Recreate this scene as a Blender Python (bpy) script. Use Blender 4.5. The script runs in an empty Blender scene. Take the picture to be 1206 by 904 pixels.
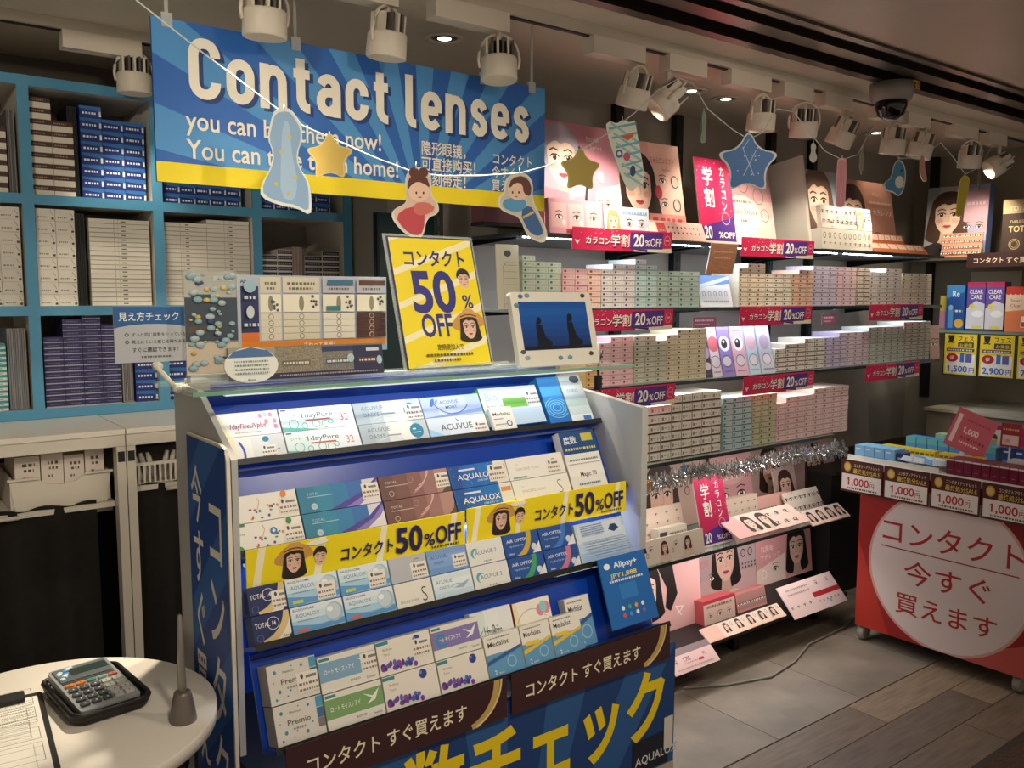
import bpy, math, random
from mathutils import Matrix, Vector
D = bpy.data; SC = bpy.context.scene; COL = SC.collection
random.seed(7)
R = math.radians
# ---------------- camera ----------------
FPX, YAW, PIT, ROL = 1022.4, R(37.18), R(5.85), R(.1)
fw = Vector((math.sin(YAW)*math.cos(PIT), math.cos(YAW)*math.cos(PIT), -math.sin(PIT)))
rt = Vector((math.cos(YAW), -math.sin(YAW), 0)); up = rt.cross(fw)
rt, up = rt*math.cos(ROL)+up*math.sin(ROL), -rt*math.sin(ROL)+up*math.cos(ROL)
EYE = Vector((0, 0, 1.5))
cam = D.cameras.new('camera'); cam.sensor_width = 36; cam.lens = 36*FPX/1206; cam.clip_start = .02
co = D.objects.new('camera', cam); COL.objects.link(co); SC.camera = co
co.matrix_world = Matrix(((rt.x, up.x, -fw.x, 0), (rt.y, up.y, -fw.y, 0), (rt.z, up.z, -fw.z, 1.5), (0, 0, 0, 1)))
# ---------------- world, exposure ----------------
w = D.worlds.new('mall_ambient'); SC.world = w; w.use_nodes = True
w.node_tree.nodes['Background'].inputs[0].default_value = (1.0, .84, .68, 1)
w.node_tree.nodes['Background'].inputs[1].default_value = .25
vs = SC.view_settings; vs.view_transform = 'Standard'; vs.look = 'None'; vs.gamma = 1; vs.use_curve_mapping = False; vs.exposure = .76
SC.cycles.max_bounces = 6; SC.cycles.transparent_max_bounces = 12; SC.cycles.caustics_reflective = False; SC.cycles.caustics_refractive = False
SC.cycles.sample_clamp_indirect = 3; SC.cycles.use_denoising = True
def at(x, y, X=None, Y=None, Z=None):
    d = rt*(x-603)/FPX-up*(y-452)/FPX+fw
    t = (X/d.x) if X is not None else (Y/d.y) if Y is not None else (Z-1.5)/d.z
    return EYE+d*t
# ---------------- materials ----------------
def lin(h):
    h = h.lstrip('#'); o = []
    for i in (0, 2, 4):
        c = int(h[i:i+2], 16)/255; o.append(c/12.92 if c <= .04045 else ((c+.055)/1.055)**2.4)
    return (*o, 1)
_M = {}
def M(col, rough=.5, metal=0, emit=0, trans=0, alpha=1, noise=0, scale=8, bump=0, stretch=(1, 1, 1), coat=0):
    k = (col, rough, metal, emit, trans, alpha, noise, scale, bump, stretch, coat)
    if k in _M: return _M[k]
    m = D.materials.new('paint_'+col.strip('#')); m.use_nodes = True; nt = m.node_tree; b = nt.nodes['Principled BSDF']
    c = lin(col); b.inputs['Base Color'].default_value = c
    b.inputs['Roughness'].default_value = rough; b.inputs['Metallic'].default_value = metal
    b.inputs['Transmission Weight'].default_value = trans; b.inputs['Alpha'].default_value = alpha
    b.inputs['Coat Weight'].default_value = coat
    if emit:
        b.inputs['Emission Color'].default_value = c; b.inputs['Emission Strength'].default_value = emit
    if noise or bump:
        tc = nt.nodes.new('ShaderNodeTexCoord'); mp = nt.nodes.new('ShaderNodeMapping'); mp.inputs['Scale'].default_value = stretch
        n = nt.nodes.new('ShaderNodeTexNoise'); n.inputs['Scale'].default_value = scale; n.inputs['Detail'].default_value = 6
        nt.links.new(tc.outputs['Object'], mp.inputs[0]); nt.links.new(mp.outputs[0], n.inputs['Vector'])
        if noise:
            r = nt.nodes.new('ShaderNodeValToRGB'); e = r.color_ramp.elements
            e[0].position = .3; e[1].position = .7
            e[0].color = (*[v*(1-noise) for v in c[:3]], 1); e[1].color = (*[min(1, v*(1+noise)) for v in c[:3]], 1)
            nt.links.new(n.outputs['Fac'], r.inputs[0]); nt.links.new(r.outputs[0], b.inputs['Base Color'])
        if bump:
            u = nt.nodes.new('ShaderNodeBump'); u.inputs['Strength'].default_value = bump; u.inputs['Distance'].default_value = .002
            nt.links.new(n.outputs['Fac'], u.inputs['Height']); nt.links.new(u.outputs[0], b.inputs['Normal'])
    _M[k] = m; return m
def cm(c): return M(c, .55) if isinstance(c, str) else c
def glass(col='#dff0ea', alpha=.16, rough=.05):      # thin clear sheet
    return M(col, rough, 0, 0, 0, alpha)
# ---------------- mesh building ----------------
_T = {}
def glyphs(s, bold, res=2, sp=1):
    k = (s, bold, res, sp)
    if k not in _T:
        cu = D.curves.new('lettering', 'FONT'); cu.body = s; cu.resolution_u = res; cu.offset = bold; cu.space_character = sp
        o = D.objects.new('lettering', cu); m = o.to_mesh()
        vs_ = [(v.co.x, v.co.y) for v in m.vertices]; fs = [tuple(p.vertices) for p in m.polygons]
        if s[0] == '1':      # give the leading figure one its flag
            x0 = min(v[0] for v in vs_ if v[1] > .1); n = len(vs_); y1 = max(v[1] for v in vs_)
            vs_ += [(x0-.13, y1-.17), (x0-.13, y1-.27), (x0+.03, y1-.12), (x0+.03, y1)]; fs.append((n, n+1, n+2, n+3))
        wd = max([v[0] for v in vs_] or [0]); o.to_mesh_clear(); D.objects.remove(o); D.curves.remove(cu)
        _T[k] = (vs_, fs, wd)
    return _T[k]
def clip(pts, x0, y0, x1, y1):
    for ax, lim, sg in ((0, x0, 1), (0, x1, -1), (1, y0, 1), (1, y1, -1)):
        out = []
        for i in range(len(pts)):
            a, b = pts[i-1], pts[i]; ia = (a[ax]-lim)*sg >= 0; ib = (b[ax]-lim)*sg >= 0
            if ia != ib:
                t = (lim-a[ax])/(b[ax]-a[ax]); out.append((a[0]+(b[0]-a[0])*t, a[1]+(b[1]-a[1])*t))
            if ib: out.append(b)
        pts = out
        if not pts: return []
    return pts
class MB:
    def __init__(s): s.v = []; s.f = []; s.mi = []; s.mats = []; s.sm = []
    def mat(s, m):
        m = cm(m)
        if m not in s.mats: s.mats.append(m)
        return s.mats.index(m)
    def add(s, vs_, fs, m, xf=None, smooth=False):
        o = len(s.v); i = s.mat(m)
        s.v += [tuple(xf @ Vector(v)) for v in vs_] if xf else [tuple(v) for v in vs_]
        for f in fs: s.f.append(tuple(q+o for q in f)); s.mi.append(i); s.sm.append(smooth)
        return s
    def box(s, x0, x1, y0, y1, z0, z1, m, xf=None):
        return s.add([(x, y, z) for z in (z0, z1) for y in (y0, y1) for x in (x0, x1)],
                     [(0, 2, 3, 1), (4, 5, 7, 6), (0, 1, 5, 4), (2, 6, 7, 3), (0, 4, 6, 2), (1, 3, 7, 5)], m, xf)
    def rbox(s, x0, x1, y0, y1, z0, z1, r, m, xf=None, n=3):   # box with rounded xy corners
        return s.prism(rrect(x0, y0, x1, y1, r, n), z0, z1, m, xf)
    def prism(s, pts, z0, z1, m, xf=None):
        n = len(pts)
        return s.add([(x, y, z0) for x, y in pts]+[(x, y, z1) for x, y in pts],
                     [tuple(range(n))[::-1], tuple(range(n, 2*n))]+[(i, (i+1) % n, n+(i+1) % n, n+i) for i in range(n)], m, xf)
    def lathe(s, prof, m, n=20, xf=None, smooth=True):
        vs_ = []; fs = []
        for r_, z in prof: vs_ += [(r_*math.cos(2*math.pi*k/n), r_*math.sin(2*math.pi*k/n), z) for k in range(n)]
        for i in range(len(prof)-1):
            for k in range(n): fs.append((i*n+k, i*n+(k+1) % n, (i+1)*n+(k+1) % n, (i+1)*n+k))
        fs += [tuple(range(n))[::-1], tuple(range((len(prof)-1)*n, len(prof)*n))]
        return s.add(vs_, fs, m, xf, smooth)
    def tube(s, path, r, m, n=6, xf=None, closed=False):
        P = [Vector(p) for p in path]; vs_ = []; fs = []; L = len(P)
        for i, p in enumerate(P):
            a = P[(i-1) % L] if closed or i else p; b = P[(i+1) % L] if closed or i < L-1 else p
            t = (b-a).normalized(); q = Vector((0, 0, 1)) if abs(t.z) < .9 else Vector((1, 0, 0))
            e = t.cross(q).normalized(); g = t.cross(e)
            vs_ += [p+(e*math.cos(2*math.pi*k/n)+g*math.sin(2*math.pi*k/n))*r for k in range(n)]
        for i in range(L if closed else L-1):
            j = (i+1) % L
            for k in range(n): fs.append((i*n+k, i*n+(k+1) % n, j*n+(k+1) % n, j*n+k))
        if not closed: fs += [tuple(range(n))[::-1], tuple(range((L-1)*n, L*n))]
        return s.add(vs_, fs, m, xf, True)
    def mesh(s, name):
        me = D.meshes.new(name); me.from_pydata(s.v, [], s.f)
        for m in s.mats: me.materials.append(m)
        me.polygons.foreach_set('material_index', s.mi); me.polygons.foreach_set('use_smooth', s.sm); me.update(); return me
def rrect(x0, y0, x1, y1, r, n=3):
    o = []
    for cx, cy, a in ((x1-r, y1-r, 0), (x0+r, y1-r, 90), (x0+r, y0+r, 180), (x1-r, y0+r, 270)):
        o += [(cx+r*math.cos(R(a+90*k/n)), cy+r*math.sin(R(a+90*k/n))) for k in range(n+1)]
    return o
class Canvas(MB):
    """flat print: x,y are fractions of w,h; sizes are fractions of h; each call lies a hair above the last"""
    def __init__(s, w, h, z=.0003): super().__init__(); s.w = w; s.h = h; s.z = z
    def poly(s, pts, col, ab=False):
        if not ab: pts = [(x*s.w, y*s.h) for x, y in pts]
        pts = clip(pts, 0, 0, s.w, s.h)
        if len(pts) > 2:
            s.z += .00005; s.add([(x, y, s.z) for x, y in pts], [tuple(range(len(pts)))], col)
        return s
    def rect(s, x0, y0, x1, y1, col): return s.poly([(x0, y0), (x1, y0), (x1, y1), (x0, y1)], col)
    def ell(s, x, y, rx, ry, col, rot=0, n=18, a0=0, a1=360):
        c, q = math.cos(R(rot)), math.sin(R(rot)); pts = []
        k = n if a1-a0 >= 360 else n+1
        for i in range(k):
            a = R(a0+(a1-a0)*i/n); dx, dy = rx*s.h*math.cos(a), ry*s.h*math.sin(a)
            pts.append((x*s.w+dx*c-dy*q, y*s.h+dx*q+dy*c))
        return s.poly(pts, col, True)
    def line(s, pts, wd, col, closed=False):
        P = []
        for x, y in pts:
            v = Vector((x*s.w, y*s.h))
            if not P or (v-P[-1]).length > 1e-6: P.append(v)
        wd *= s.h/2; s.z += .00005; n = len(P)
        if n < 2: return s
        A = []
        for i in range(n):
            d0 = (P[i]-P[i-1]) if (closed or i) else (P[1]-P[0]); d1 = (P[(i+1) % n]-P[i]) if (closed or i < n-1) else d0
            d0 = d0.normalized(); d1 = d1.normalized(); e0 = Vector((-d0.y, d0.x)); e1 = Vector((-d1.y, d1.x)); m = e0+e1
            m = m.normalized() if m.length > 1e-4 else e0
            k = wd/max(.45, m.dot(e0)); A.append((P[i]+m*k, P[i]-m*k))
        for i in range(n if closed else n-1):
            a, b = A[i], A[(i+1) % n]; q = clip([tuple(a[0]), tuple(a[1]), tuple(b[1]), tuple(b[0])], 0, 0, s.w, s.h)
            if len(q) > 2: s.add([(x, y, s.z) for x, y in q], [tuple(range(len(q)))], col)
        return s
    def ring(s, x, y, rx, ry, wd, col, n=20):
        return s.line([(x+rx*s.h/s.w*math.cos(2*math.pi*i/n), y+ry*math.sin(2*math.pi*i/n)) for i in range(n)], wd, col, True)
    def text(s, t, x, y, size, col, bold=0, sx=1, align='L', rot=0, shear=0, fit=None, dz=0, sp=1):
        vs_, fs, wd = glyphs(t, bold, 6 if size*s.h > .08 else 3 if size*s.h > .03 else 2, sp); k = size*s.h; kx = k*sx
        if fit: kx = fit*s.w/max(wd, .01)
        ox = {'L': 0, 'C': -wd/2, 'R': -wd}[align]; c, q = math.cos(R(rot)), math.sin(R(rot)); s.z += .00005; pts = []
        for a, b in vs_:
            a, b = (a+ox+shear*b)*kx, b*k
            pts.append((x*s.w+a*c-b*q, y*s.h+a*q+b*c, s.z+dz))
        return s.add(pts, fs, col)
    def vtext(s, t, x, y, size, col, bold=0, sx=1, step=1.02):
        for i, ch in enumerate(t): s.text(ch, x, y-size*(i+1)*step, size, col, bold, sx, 'C')
        return s
# ---------------- objects ----------------
def FR(o, right=(1, 0, 0), u=(0, 0, 1)):
    r_ = Vector(right).normalized(); u = Vector(u); u = (u-r_*u.dot(r_)).normalized(); n = r_.cross(u)
    return Matrix(((r_.x, u.x, n.x, o[0]), (r_.y, u.y, n.y, o[1]), (r_.z, u.z, n.z, o[2]), (0, 0, 0, 1)))
def FY(x, y, z, tilt=0, rz=0): return Matrix.Translation((x, y, z)) @ Matrix.Rotation(R(rz), 4, 'Z') @ FR((0, 0, 0), (1, 0, 0), (0, math.sin(R(tilt)), math.cos(R(tilt))))
def FX(x, y, z, tilt=0): return FR((x, y, z), (0, -1, 0), (math.sin(R(tilt)), 0, math.cos(R(tilt))))
I4 = Matrix.Identity(4)
def link(o, mw, parent=None):
    COL.objects.link(o)
    if parent is not None: o.parent = parent; o.matrix_local = mw
    else: o.matrix_world = mw
    return o
def tag(o, label=None, cat=None, group=None, kind=None):
    for k, v in (('label', label), ('category', cat), ('group', group), ('kind', kind)):
        if v: o[k] = v
    return o
def thing(name, label, cat, mw=I4, group=None): return tag(link(D.objects.new(name, None), mw), label, cat, group)
def part(mb, name, parent, mw=I4, label=None):
    me = mb if isinstance(mb, bpy.types.Mesh) else mb.mesh(name)
    return tag(link(D.objects.new(name, me), mw, parent), label)
def solo(mb, name, label, cat, mw=I4, group=None):
    me = mb if isinstance(mb, bpy.types.Mesh) else mb.mesh(name)
    return tag(link(D.objects.new(name, me), mw), label, cat, group)
def struct(mb, name, mw=I4): return tag(link(D.objects.new(name, mb.mesh(name)), mw), kind='structure')
def light(kind, loc, energy, col, parent=None, aim=None, size=.02, size_y=None, spot=60, blend=.5):
    l = D.lights.new('lamp_light', kind); l.energy = energy; l.color = col
    if kind == 'AREA':
        l.shape = 'RECTANGLE'; l.size = size; l.size_y = size_y or size
    else: l.shadow_soft_size = size
    if kind == 'SPOT': l.spot_size = R(spot); l.spot_blend = blend
    o = D.objects.new('lamp_light', l); COL.objects.link(o); o.location = loc
    if aim is not None: o.rotation_euler = (Vector(aim)-Vector(loc)).to_track_quat('-Z', 'Y').to_euler()
    if parent is not None: o.parent = parent; o.matrix_parent_inverse = parent.matrix_world.inverted()
    return o
# small drawing helpers for printed pictures
def eye(c, x, y, s, iris='#4a3226', brow=True):
    c.ell(x, y, s, s*.55, '#3a2620'); c.ell(x, y-.08*s, s*.85, s*.42, '#fbf3ee'); c.ell(x, y, s*.42, s*.46, iris); c.ell(x, y, s*.2, s*.22, '#120c0a'); c.ell(x, y+s*.15, s*.09, s*.09, '#ffffff')
    if brow: c.line([(x-s*1.0*c.h/c.w, y+s*.95), (x, y+s*1.25), (x+s*1.0*c.h/c.w, y+s*1.0)], s*.18, '#5a4034')
    return c
def smooth(pts, it=2):
    for _ in range(it):
        o = []
        for i in range(len(pts)):
            a, b = pts[i], pts[(i+1) % len(pts)]
            o += [(a[0]*.75+b[0]*.25, a[1]*.75+b[1]*.25), (a[0]*.25+b[0]*.75, a[1]*.25+b[1]*.75)]
        pts = o
    return pts
def face(c, x, y, s, hair='#2b1c17', skin='#e9c4ae', top=None, long=1.0, fringe=True, lips='#b8505a', hat=False):
    """a generic portrait: s is the face half-height as a fraction of the sheet height"""
    a = c.h/c.w; q = lambda P, it=2: [(x+u*s*a, y+v*s) for u, v in smooth(P, it)]
    if hat: c.poly(q([(-1.9, .1), (-1.2, .9), (-.5, 1.35), (.6, 1.4), (1.4, 1.0), (1.9, .3), (1.2, .0), (-1.1, -.35)]), '#c9964e')
    L = .4+1.5*long
    if long: c.poly(q([(-.9, .2), (-.85, .8), (-.45, 1.22), (.05, 1.3), (.55, 1.18), (.9, .7), (.95, .1), (1.05, -.8), (1.15, -L), (.6, -L-.25), (-.6, -L-.25), (-1.15, -L), (-1.05, -.8)]), hair)
    else: c.poly(q([(-.85, .0), (-.9, .6), (-.5, 1.2), (.1, 1.3), (.65, 1.1), (.9, .6), (.85, .0)]), hair)
    sk = tuple(int(skin[i:i+2], 16) for i in (1, 3, 5)); dk = '#%02x%02x%02x' % tuple(int(v*.86) for v in sk); md = '#%02x%02x%02x' % tuple(int(v*.94) for v in sk)
    if top is not False: c.poly(q([(-.3, -.6), (.3, -.6), (.32, -1.3), (.5, -1.6), (-.5, -1.6), (-.32, -1.3)], 1), dk)
    if top is not False: c.poly(q([(-1.9, -3.4), (-1.75, -2.1), (-1.2, -1.72), (-.42, -1.42), (0, -1.75), (.42, -1.42), (1.2, -1.72), (1.75, -2.1), (1.9, -3.4)], 1), top or skin)
    c.poly(q([(-.72, .45), (-.55, .95), (0, 1.1), (.55, .95), (.72, .45), (.7, -.05), (.6, -.5), (.32, -.92), (0, -1.06), (-.32, -.92), (-.6, -.5), (-.7, -.05)]), skin)
    c.poly(q([(.5, .8), (.72, .4), (.68, -.1), (.55, -.6), (.3, -.92), (.42, -.5), (.5, 0)]), md)
    for g in (-1, 1):
        c.ell(x+g*.4*s*a, y-.32*s, .19*s, .12*s, '#e2a898' if sk[0] > 210 else dk)
        c.poly([(x+(g*.32+u)*s*a, y+v*s) for u, v in smooth([(-.2, .0), (0, .11), (.2, .02), (.02, -.1)], 2)], '#f4ebe4'); c.ell(x+g*.32*s*a, y+.01*s, .1*s, .105*s, '#3a241c'); c.ell(x+g*.32*s*a, y+.01*s, .05*s, .055*s, '#120b09'); c.ell(x+(g*.32-.03)*s*a, y+.05*s, .025*s, .025*s, '#ffffff')
        c.line([(x+(g*.32-.22)*s*a, y+.03*s), (x+(g*.32-.08)*s*a, y+.12*s), (x+(g*.32+.1)*s*a, y+.12*s), (x+(g*.32+.22)*s*a, y+.04*s)], .05*s, '#22140f')
        c.line([(x+g*.12*s*a, y+.27*s), (x+g*.35*s*a, y+.34*s), (x+g*.54*s*a, y+.25*s)], .06*s, '#5a3c30')
    c.line([(x+.06*s*a, y-.02*s), (x+.1*s*a, y-.28*s), (x+.07*s*a, y-.34*s), (x-.06*s*a, y-.34*s)], .035*s, dk)
    c.poly(q([(-.25, -.6), (-.1, -.53), (0, -.56), (.1, -.53), (.25, -.6), (.08, -.71), (-.08, -.71)], 1), lips); c.line([(x-.21*s*a, y-.605*s), (x, y-.615*s), (x+.21*s*a, y-.605*s)], .022*s, '#7c2f33')
    if long:
        for g in (-1, 1): c.poly(q([(g*.3, 1.1), (g*.8, .8), (g*.95, .1), (g*1.05, -.8), (g*1.15, -L), (g*.62, -L-.1), (g*.78, -.9), (g*.62, -.3), (g*.68, .35), (g*.5, .8)]), hair)
    if fringe: c.poly(q([(-.8, .25), (-.78, .8), (-.3, 1.2), (.3, 1.2), (.78, .8), (.8, .2), (.62, .45), (.3, .62), (.0, .5), (-.25, .66), (-.6, .4)], 1), hair)
    if hat: c.poly(q([(-1.1, .55), (-.75, 1.05), (-.45, 1.5), (.1, 1.65), (.65, 1.45), (.85, 1.0), (1.1, .62), (.6, .82), (0, .9), (-.6, .8)], 1), '#d2a25a'); c.line([(x-.85*s*a, y+.86*s), (x-.3*s*a, y+1.05*s), (x+.3*s*a, y+1.06*s), (x+.85*s*a, y+.9*s)], .12*s, '#6a4422')
    return c
def noisebars(c, x0, x1, y, n, size, col):      # a line of print too small to read
    x = x0
    while x < x1:
        q = random.uniform(.35, 1)*size*1.3*c.h/c.w; c.rect(x, y, min(x1, x+q), y+size, col); x += q+size*.5*c.h/c.w
    return c
# ================= the setting =================
WALL = M('#a09a90', .7, noise=.05, scale=3); WHITE = M('#e6e1d6', .45); CEIL = M('#ddd2c0', .75, noise=.03, scale=2)
BLACK = M('#0d0c0c', .5); DARK = M('#1b1716', .6)
fl = struct(MB().box(-1.2, 5.3, -1.2, 3.6, -.05, -.006, M('#1a1714', .8)), 'floor')
TILE = [M(c, .5, noise=.3, scale=4, bump=.15) for c in ('#7c7266', '#7f7568', '#786e62')]
PLANK = [M(c, .45, noise=.28, scale=7, bump=.2, stretch=(1, 9, 1)) for c in ('#7a6a58', '#6c5d4d', '#84725d', '#66584b')]
tms = [MB().box(0, .506, 0, .506, -.006, 0, t).mesh('tile') for t in TILE]
for i in range(11):
    for j in range(4):
        part(random.choice(tms), 'tile', fl, Matrix.Translation((-.63+.509*i, 1.69+.509*j, 0)))
pms = [MB().box(0, .912, 0, .155, -.006, 0, t).mesh('plank') for t in PLANK]
for j in range(3):
    for i in range(7):
        part(random.choice(pms), 'plank', fl, Matrix.Translation((-1.02+.915*i+(.19, .62, .4)[j]+(0, .01, 0)[j], 1.687-.158*(j+1), 0)))
part(MB().box(-1.2, 5.3, 1.185, 1.21, -.006, .002, M('#4a4038', .5, .4)), 'floor_strip', fl)
part(MB().box(-1.2, 5.3, -1.2, 1.184, -.006, .004, M('#4a3526', .95, noise=.5, scale=160, bump=.6)), 'carpet', fl)
struct(MB().box(1.53, 5.1, 2.75, 2.85, 0, 2.31, WALL), 'wall_back')
struct(MB().box(-1.2, 1.6, 3.42, 3.5, 0, 2.36, M('#6b645b', .7)), 'wall_left_back')
struct(MB().box(1.53, 1.58, 2.85, 3.42, 0, 2.36, WALL), 'wall_return')
struct(MB().box(5.1, 5.2, .4, 2.86, 0, 2.31, M('#a39a86', .7, noise=.04, scale=3)), 'wall_right')
struct(MB().box(-1.3, -1.2, 1.2, 3.5, 0, 2.36, WALL), 'wall_left')
struct(MB().box(-1.3, 5.2, 1.83, 3.5, 2.3, 2.36, CEIL), 'ceiling')
RAIL = M('#4d423b', .28, .85, noise=.15, scale=4, stretch=(.3, 6, 6)); RAIL2 = M('#241d1a', .4, .6)
tr = struct(MB().box(-1.3, 5.2, 1.79, 1.83, 2.285, 2.36, RAIL), 'trim_1')
part(MB().box(-1.3, 5.2, 1.72, 1.79, 2.32, 2.36, RAIL2), 'shutter_slot', tr)
part(MB().box(-1.3, 5.2, 1.66, 1.72, 2.29, 2.36, RAIL), 'guide_rail', tr)
part(MB().box(-1.3, 5.2, 1.61, 1.66, 2.315, 2.36, RAIL2), 'shutter_slot', tr)
part(MB().box(-1.3, 5.2, 1.58, 1.61, 2.295, 2.36, RAIL), 'guide_rail', tr)
struct(MB().box(-1.3, 5.2, -.6, 1.58, 2.305, 2.36, M('#b8a795', .35, noise=.03, scale=2)), 'ceiling_outer')
struct(MB().box(3.8, 5.1, 2.4, 2.745, 0, .62, M('#15120f', .6, noise=.2)).box(3.8, 5.1, 2.38, 2.745, .62, .64, M('#2a2420', .5)), 'trim_2')
# black slotted uprights on the wall behind the shelves
for i, (x, z0) in enumerate(((1.72, 0), (2.63, 0), (3.0, 1.2), (3.68, 0), (4.03, 1.2))):
    u = struct(MB().box(x-.022, x+.022, 2.715, 2.748, z0, 2.3, BLACK), 'trim_%d' % (i+3))
    m = MB()
    for k in range(24): m.box(x-.005, x+.005, 2.712, 2.715, 1.0+.05*k, 1.03+.05*k, '#3a3a3c')
    part(m, 'slots', u)
struct(MB().box(5.06, 5.098, 2.6, 2.64, .9, 2.3, BLACK), 'trim_8')
# ceiling track with spotlights
TRK = M('#cfc7b8', .5)
struct(MB().box(-.2, 5.05, 1.98, 2.02, 2.27, 2.3, TRK).box(-.2, 5.05, 1.993, 2.007, 2.266, 2.2705, DARK), 'trim_9')
struct(MB().box(-.2, 1.4, 2.88, 2.92, 2.27, 2.3, TRK).box(-.2, 1.4, 2.893, 2.907, 2.266, 2.2705, DARK), 'trim_10')
HEAD = M('#e2d9ca', .45); FIN = M('#5b5650', .5); LENSON = M('#fff0d8', .3, emit=2.2)
def spot_head(x, y, drop, tilt, yaw, label, on=1, energy=14, aim=None, back=False, hd=-1, al=.2):
    z = 2.27
    t = thing('track_spotlight', label, 'spotlight', Matrix.Translation((x, y, z)), 'track spotlights under the ceiling')
    part(MB().box(-.02 if hd > 0 else -al, al if hd > 0 else .02, -.024, .024, -.052, -.001, HEAD), 'adapter', t)
    part(MB().lathe([(.009, -.09), (.009, -.05)], HEAD, 8), 'stem', t)
    H = Matrix.Translation((0, 0, -drop)) @ Matrix.Rotation(R(yaw), 4, 'Z') @ Matrix.Rotation(R(tilt), 4, 'X')
    part(MB().tube([(math.sin(a)*.057, 0, .004+math.cos(a)*.068) for a in [R(-112+224*i/12) for i in range(13)]], .0045, HEAD, 6), 'yoke', t, H)
    body = part(MB().lathe([(.03, -.018), (.044, -.056), (.049, -.055), (.051, -.052), (.05, 0), (.048, .005), (.01, .007)], HEAD, 24), 'housing', t, H)
    part(MB().lathe([(.026, -.0195), (.025, -.0185)], LENSON if on else M('#201c18', .2), 20), 'lens', body)
    m = MB()
    for i in range(6):
        xx = -.036+i*.0144; hh = math.sqrt(.043**2-xx*xx)
        m.box(xx-.003, xx+.003, -hh, hh, .004, .05, FIN if i % 2 else HEAD)
    m.lathe([(.02, .004), (.02, .05)], DARK, 12)
    part(m, 'heat_sink', t, H)
    if on:
        wm = Matrix.Translation((x, y, z)) @ H; p = wm @ Vector((0, 0, -.062))
        light('SPOT', p, energy, (1, .86, .66), None, aim or (p+(wm.to_3x3() @ Vector((0, 0, -1)))), .03, spot=78, blend=.7).parent = None
    return t
SP = [  # x, drop, tilt, yaw, aim point, energy
    (.80, .125, 4, 0, (.42, 1.42, .86), 56, 'white track spotlight cut by the photo edge above the letter C of the blue sign'),
    (1.12, .12, 6, 20, (1.05, 1.4, 1.1), 40, 'white track spotlight hanging over the middle of the blue sign'),
    (1.47, .125, -5, -30, (1.3, 1.45, 1.1), 36, 'white track spotlight with open yoke over the right end of the blue sign'),
    (2.0, .13, 18, 10, (2.1, 2.5, 1.6), 8, 'lit white track spotlight above the carp streamer'),
    (2.15, .135, 48, 60, (2.3, 2.5, 1.4), 7, 'tilted track spotlight with round finned back beside the lit one'),
    (2.635, .13, 5, 0, (2.75, 2.5, 1.6), 7, 'white track spotlight straight above the blue star'),
    (2.89, .125, 12, -40, (3.0, 2.55, 1.6), 7, 'white track spotlight with side yoke right of the blue star'),
    (3.15, .13, 25, 20, (3.2, 2.55, 1.3), 7, 'white track spotlight above the pink lantern ornament'),
    (3.52, .125, 8, 0, (3.6, 2.5, 1.6), 7, 'white track spotlight right under the dome camera'),
    (3.75, .12, 15, 30, (3.9, 2.5, 1.4), 6, 'small white track spotlight just right of the dome camera'),
    (4.19, .125, 10, -30, (4.6, 2.2, 1.7), 9, 'white track spotlight above the yellow stick ornament'),
    (4.48, .135, 60, 50, (4.9, 2.2, 1.5), 8, 'tilted black finned spotlight at the far right end of the track')]
for i, (x, dr, tl, yw, aim, e, lb) in enumerate(SP):
    spot_head(x, 2.0, dr, tl, yw, lb, 1, e, aim, hd=1 if i in (4,) else -1, al=(.2, .2, .22, .2, .16, .2, .16, .16, .16, .16, .2, .16)[i])
spot_head(.737, 2.9, .1, 2, 0, 'white caged spotlight over the blue cubby shelf at the far left', 1, 6, (.72, 2.95, 1.1))
for x, y, lb in ((1.53, 2.37, 'round recessed downlight above the blue sign'), (2.68, 2.37, 'recessed downlight behind the tilted finned spotlight'), (2.9, 2.38, 'recessed downlight left of the lamp over the blue star'), (4.08, 2.41, 'recessed downlight to the right of the dome camera'), (.0, 2.6, 'dark recessed downlight at the top left corner')):
    t = thing('recessed_downlight', lb, 'downlight', Matrix.Translation((x, y, 2.3)), 'recessed ceiling downlights')
    part(MB().lathe([(.064, -.001), (.064, -.006), (.045, -.005), (.042, -.001)], WHITE, 28), 'trim_ring', t)
    part(MB().lathe([(.042, -.0012), (.03, -.003)], M('#8c8479', .25, .9), 24), 'reflector', t)
    if x > .5:
        part(MB().lathe([(.022, -.0035), (.02, -.0045)], LENSON, 16), 'lamp', t)
        light('SPOT', (x, y, 2.285), 5, (1, .86, .66), None, (x, y, 0), .02, spot=70, blend=.8)
for x, y, aim, e, lb in ((.35, .15, (.75, 1.45, 1.0), 34, 'added unseen fill downlight above the table side'), (1.25, .25, (1.1, 1.8, 1.3), 38, 'added unseen fill downlight in front of the display stand'), (2.3, .45, (2.45, 2.3, 1.2), 28, 'added unseen fill downlight in front of the wall shelves'), (3.0, .55, (3.45, 1.75, .5), 14, 'added unseen fill downlight in front of the sale cart'), (-.35, .9, (.6, 2.9, 1.65), 44, 'added unseen fill downlight in front of the blue cubby shelf')):  # lamps added out of view to brighten the displays from the front
    t = thing('recessed_downlight', lb, 'downlight', Matrix.Translation((x, y, 2.305)), 'recessed ceiling downlights')
    part(MB().lathe([(.064, -.001), (.064, -.006), (.045, -.005), (.042, -.001)], WHITE, 28), 'trim_ring', t)
    part(MB().lathe([(.04, -.0035), (.036, -.0045)], LENSON, 16), 'lamp', t)
    light('SPOT', (x, y, 2.29), e, (1, .87, .68), None, aim, .05, spot=75, blend=.9)
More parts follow.
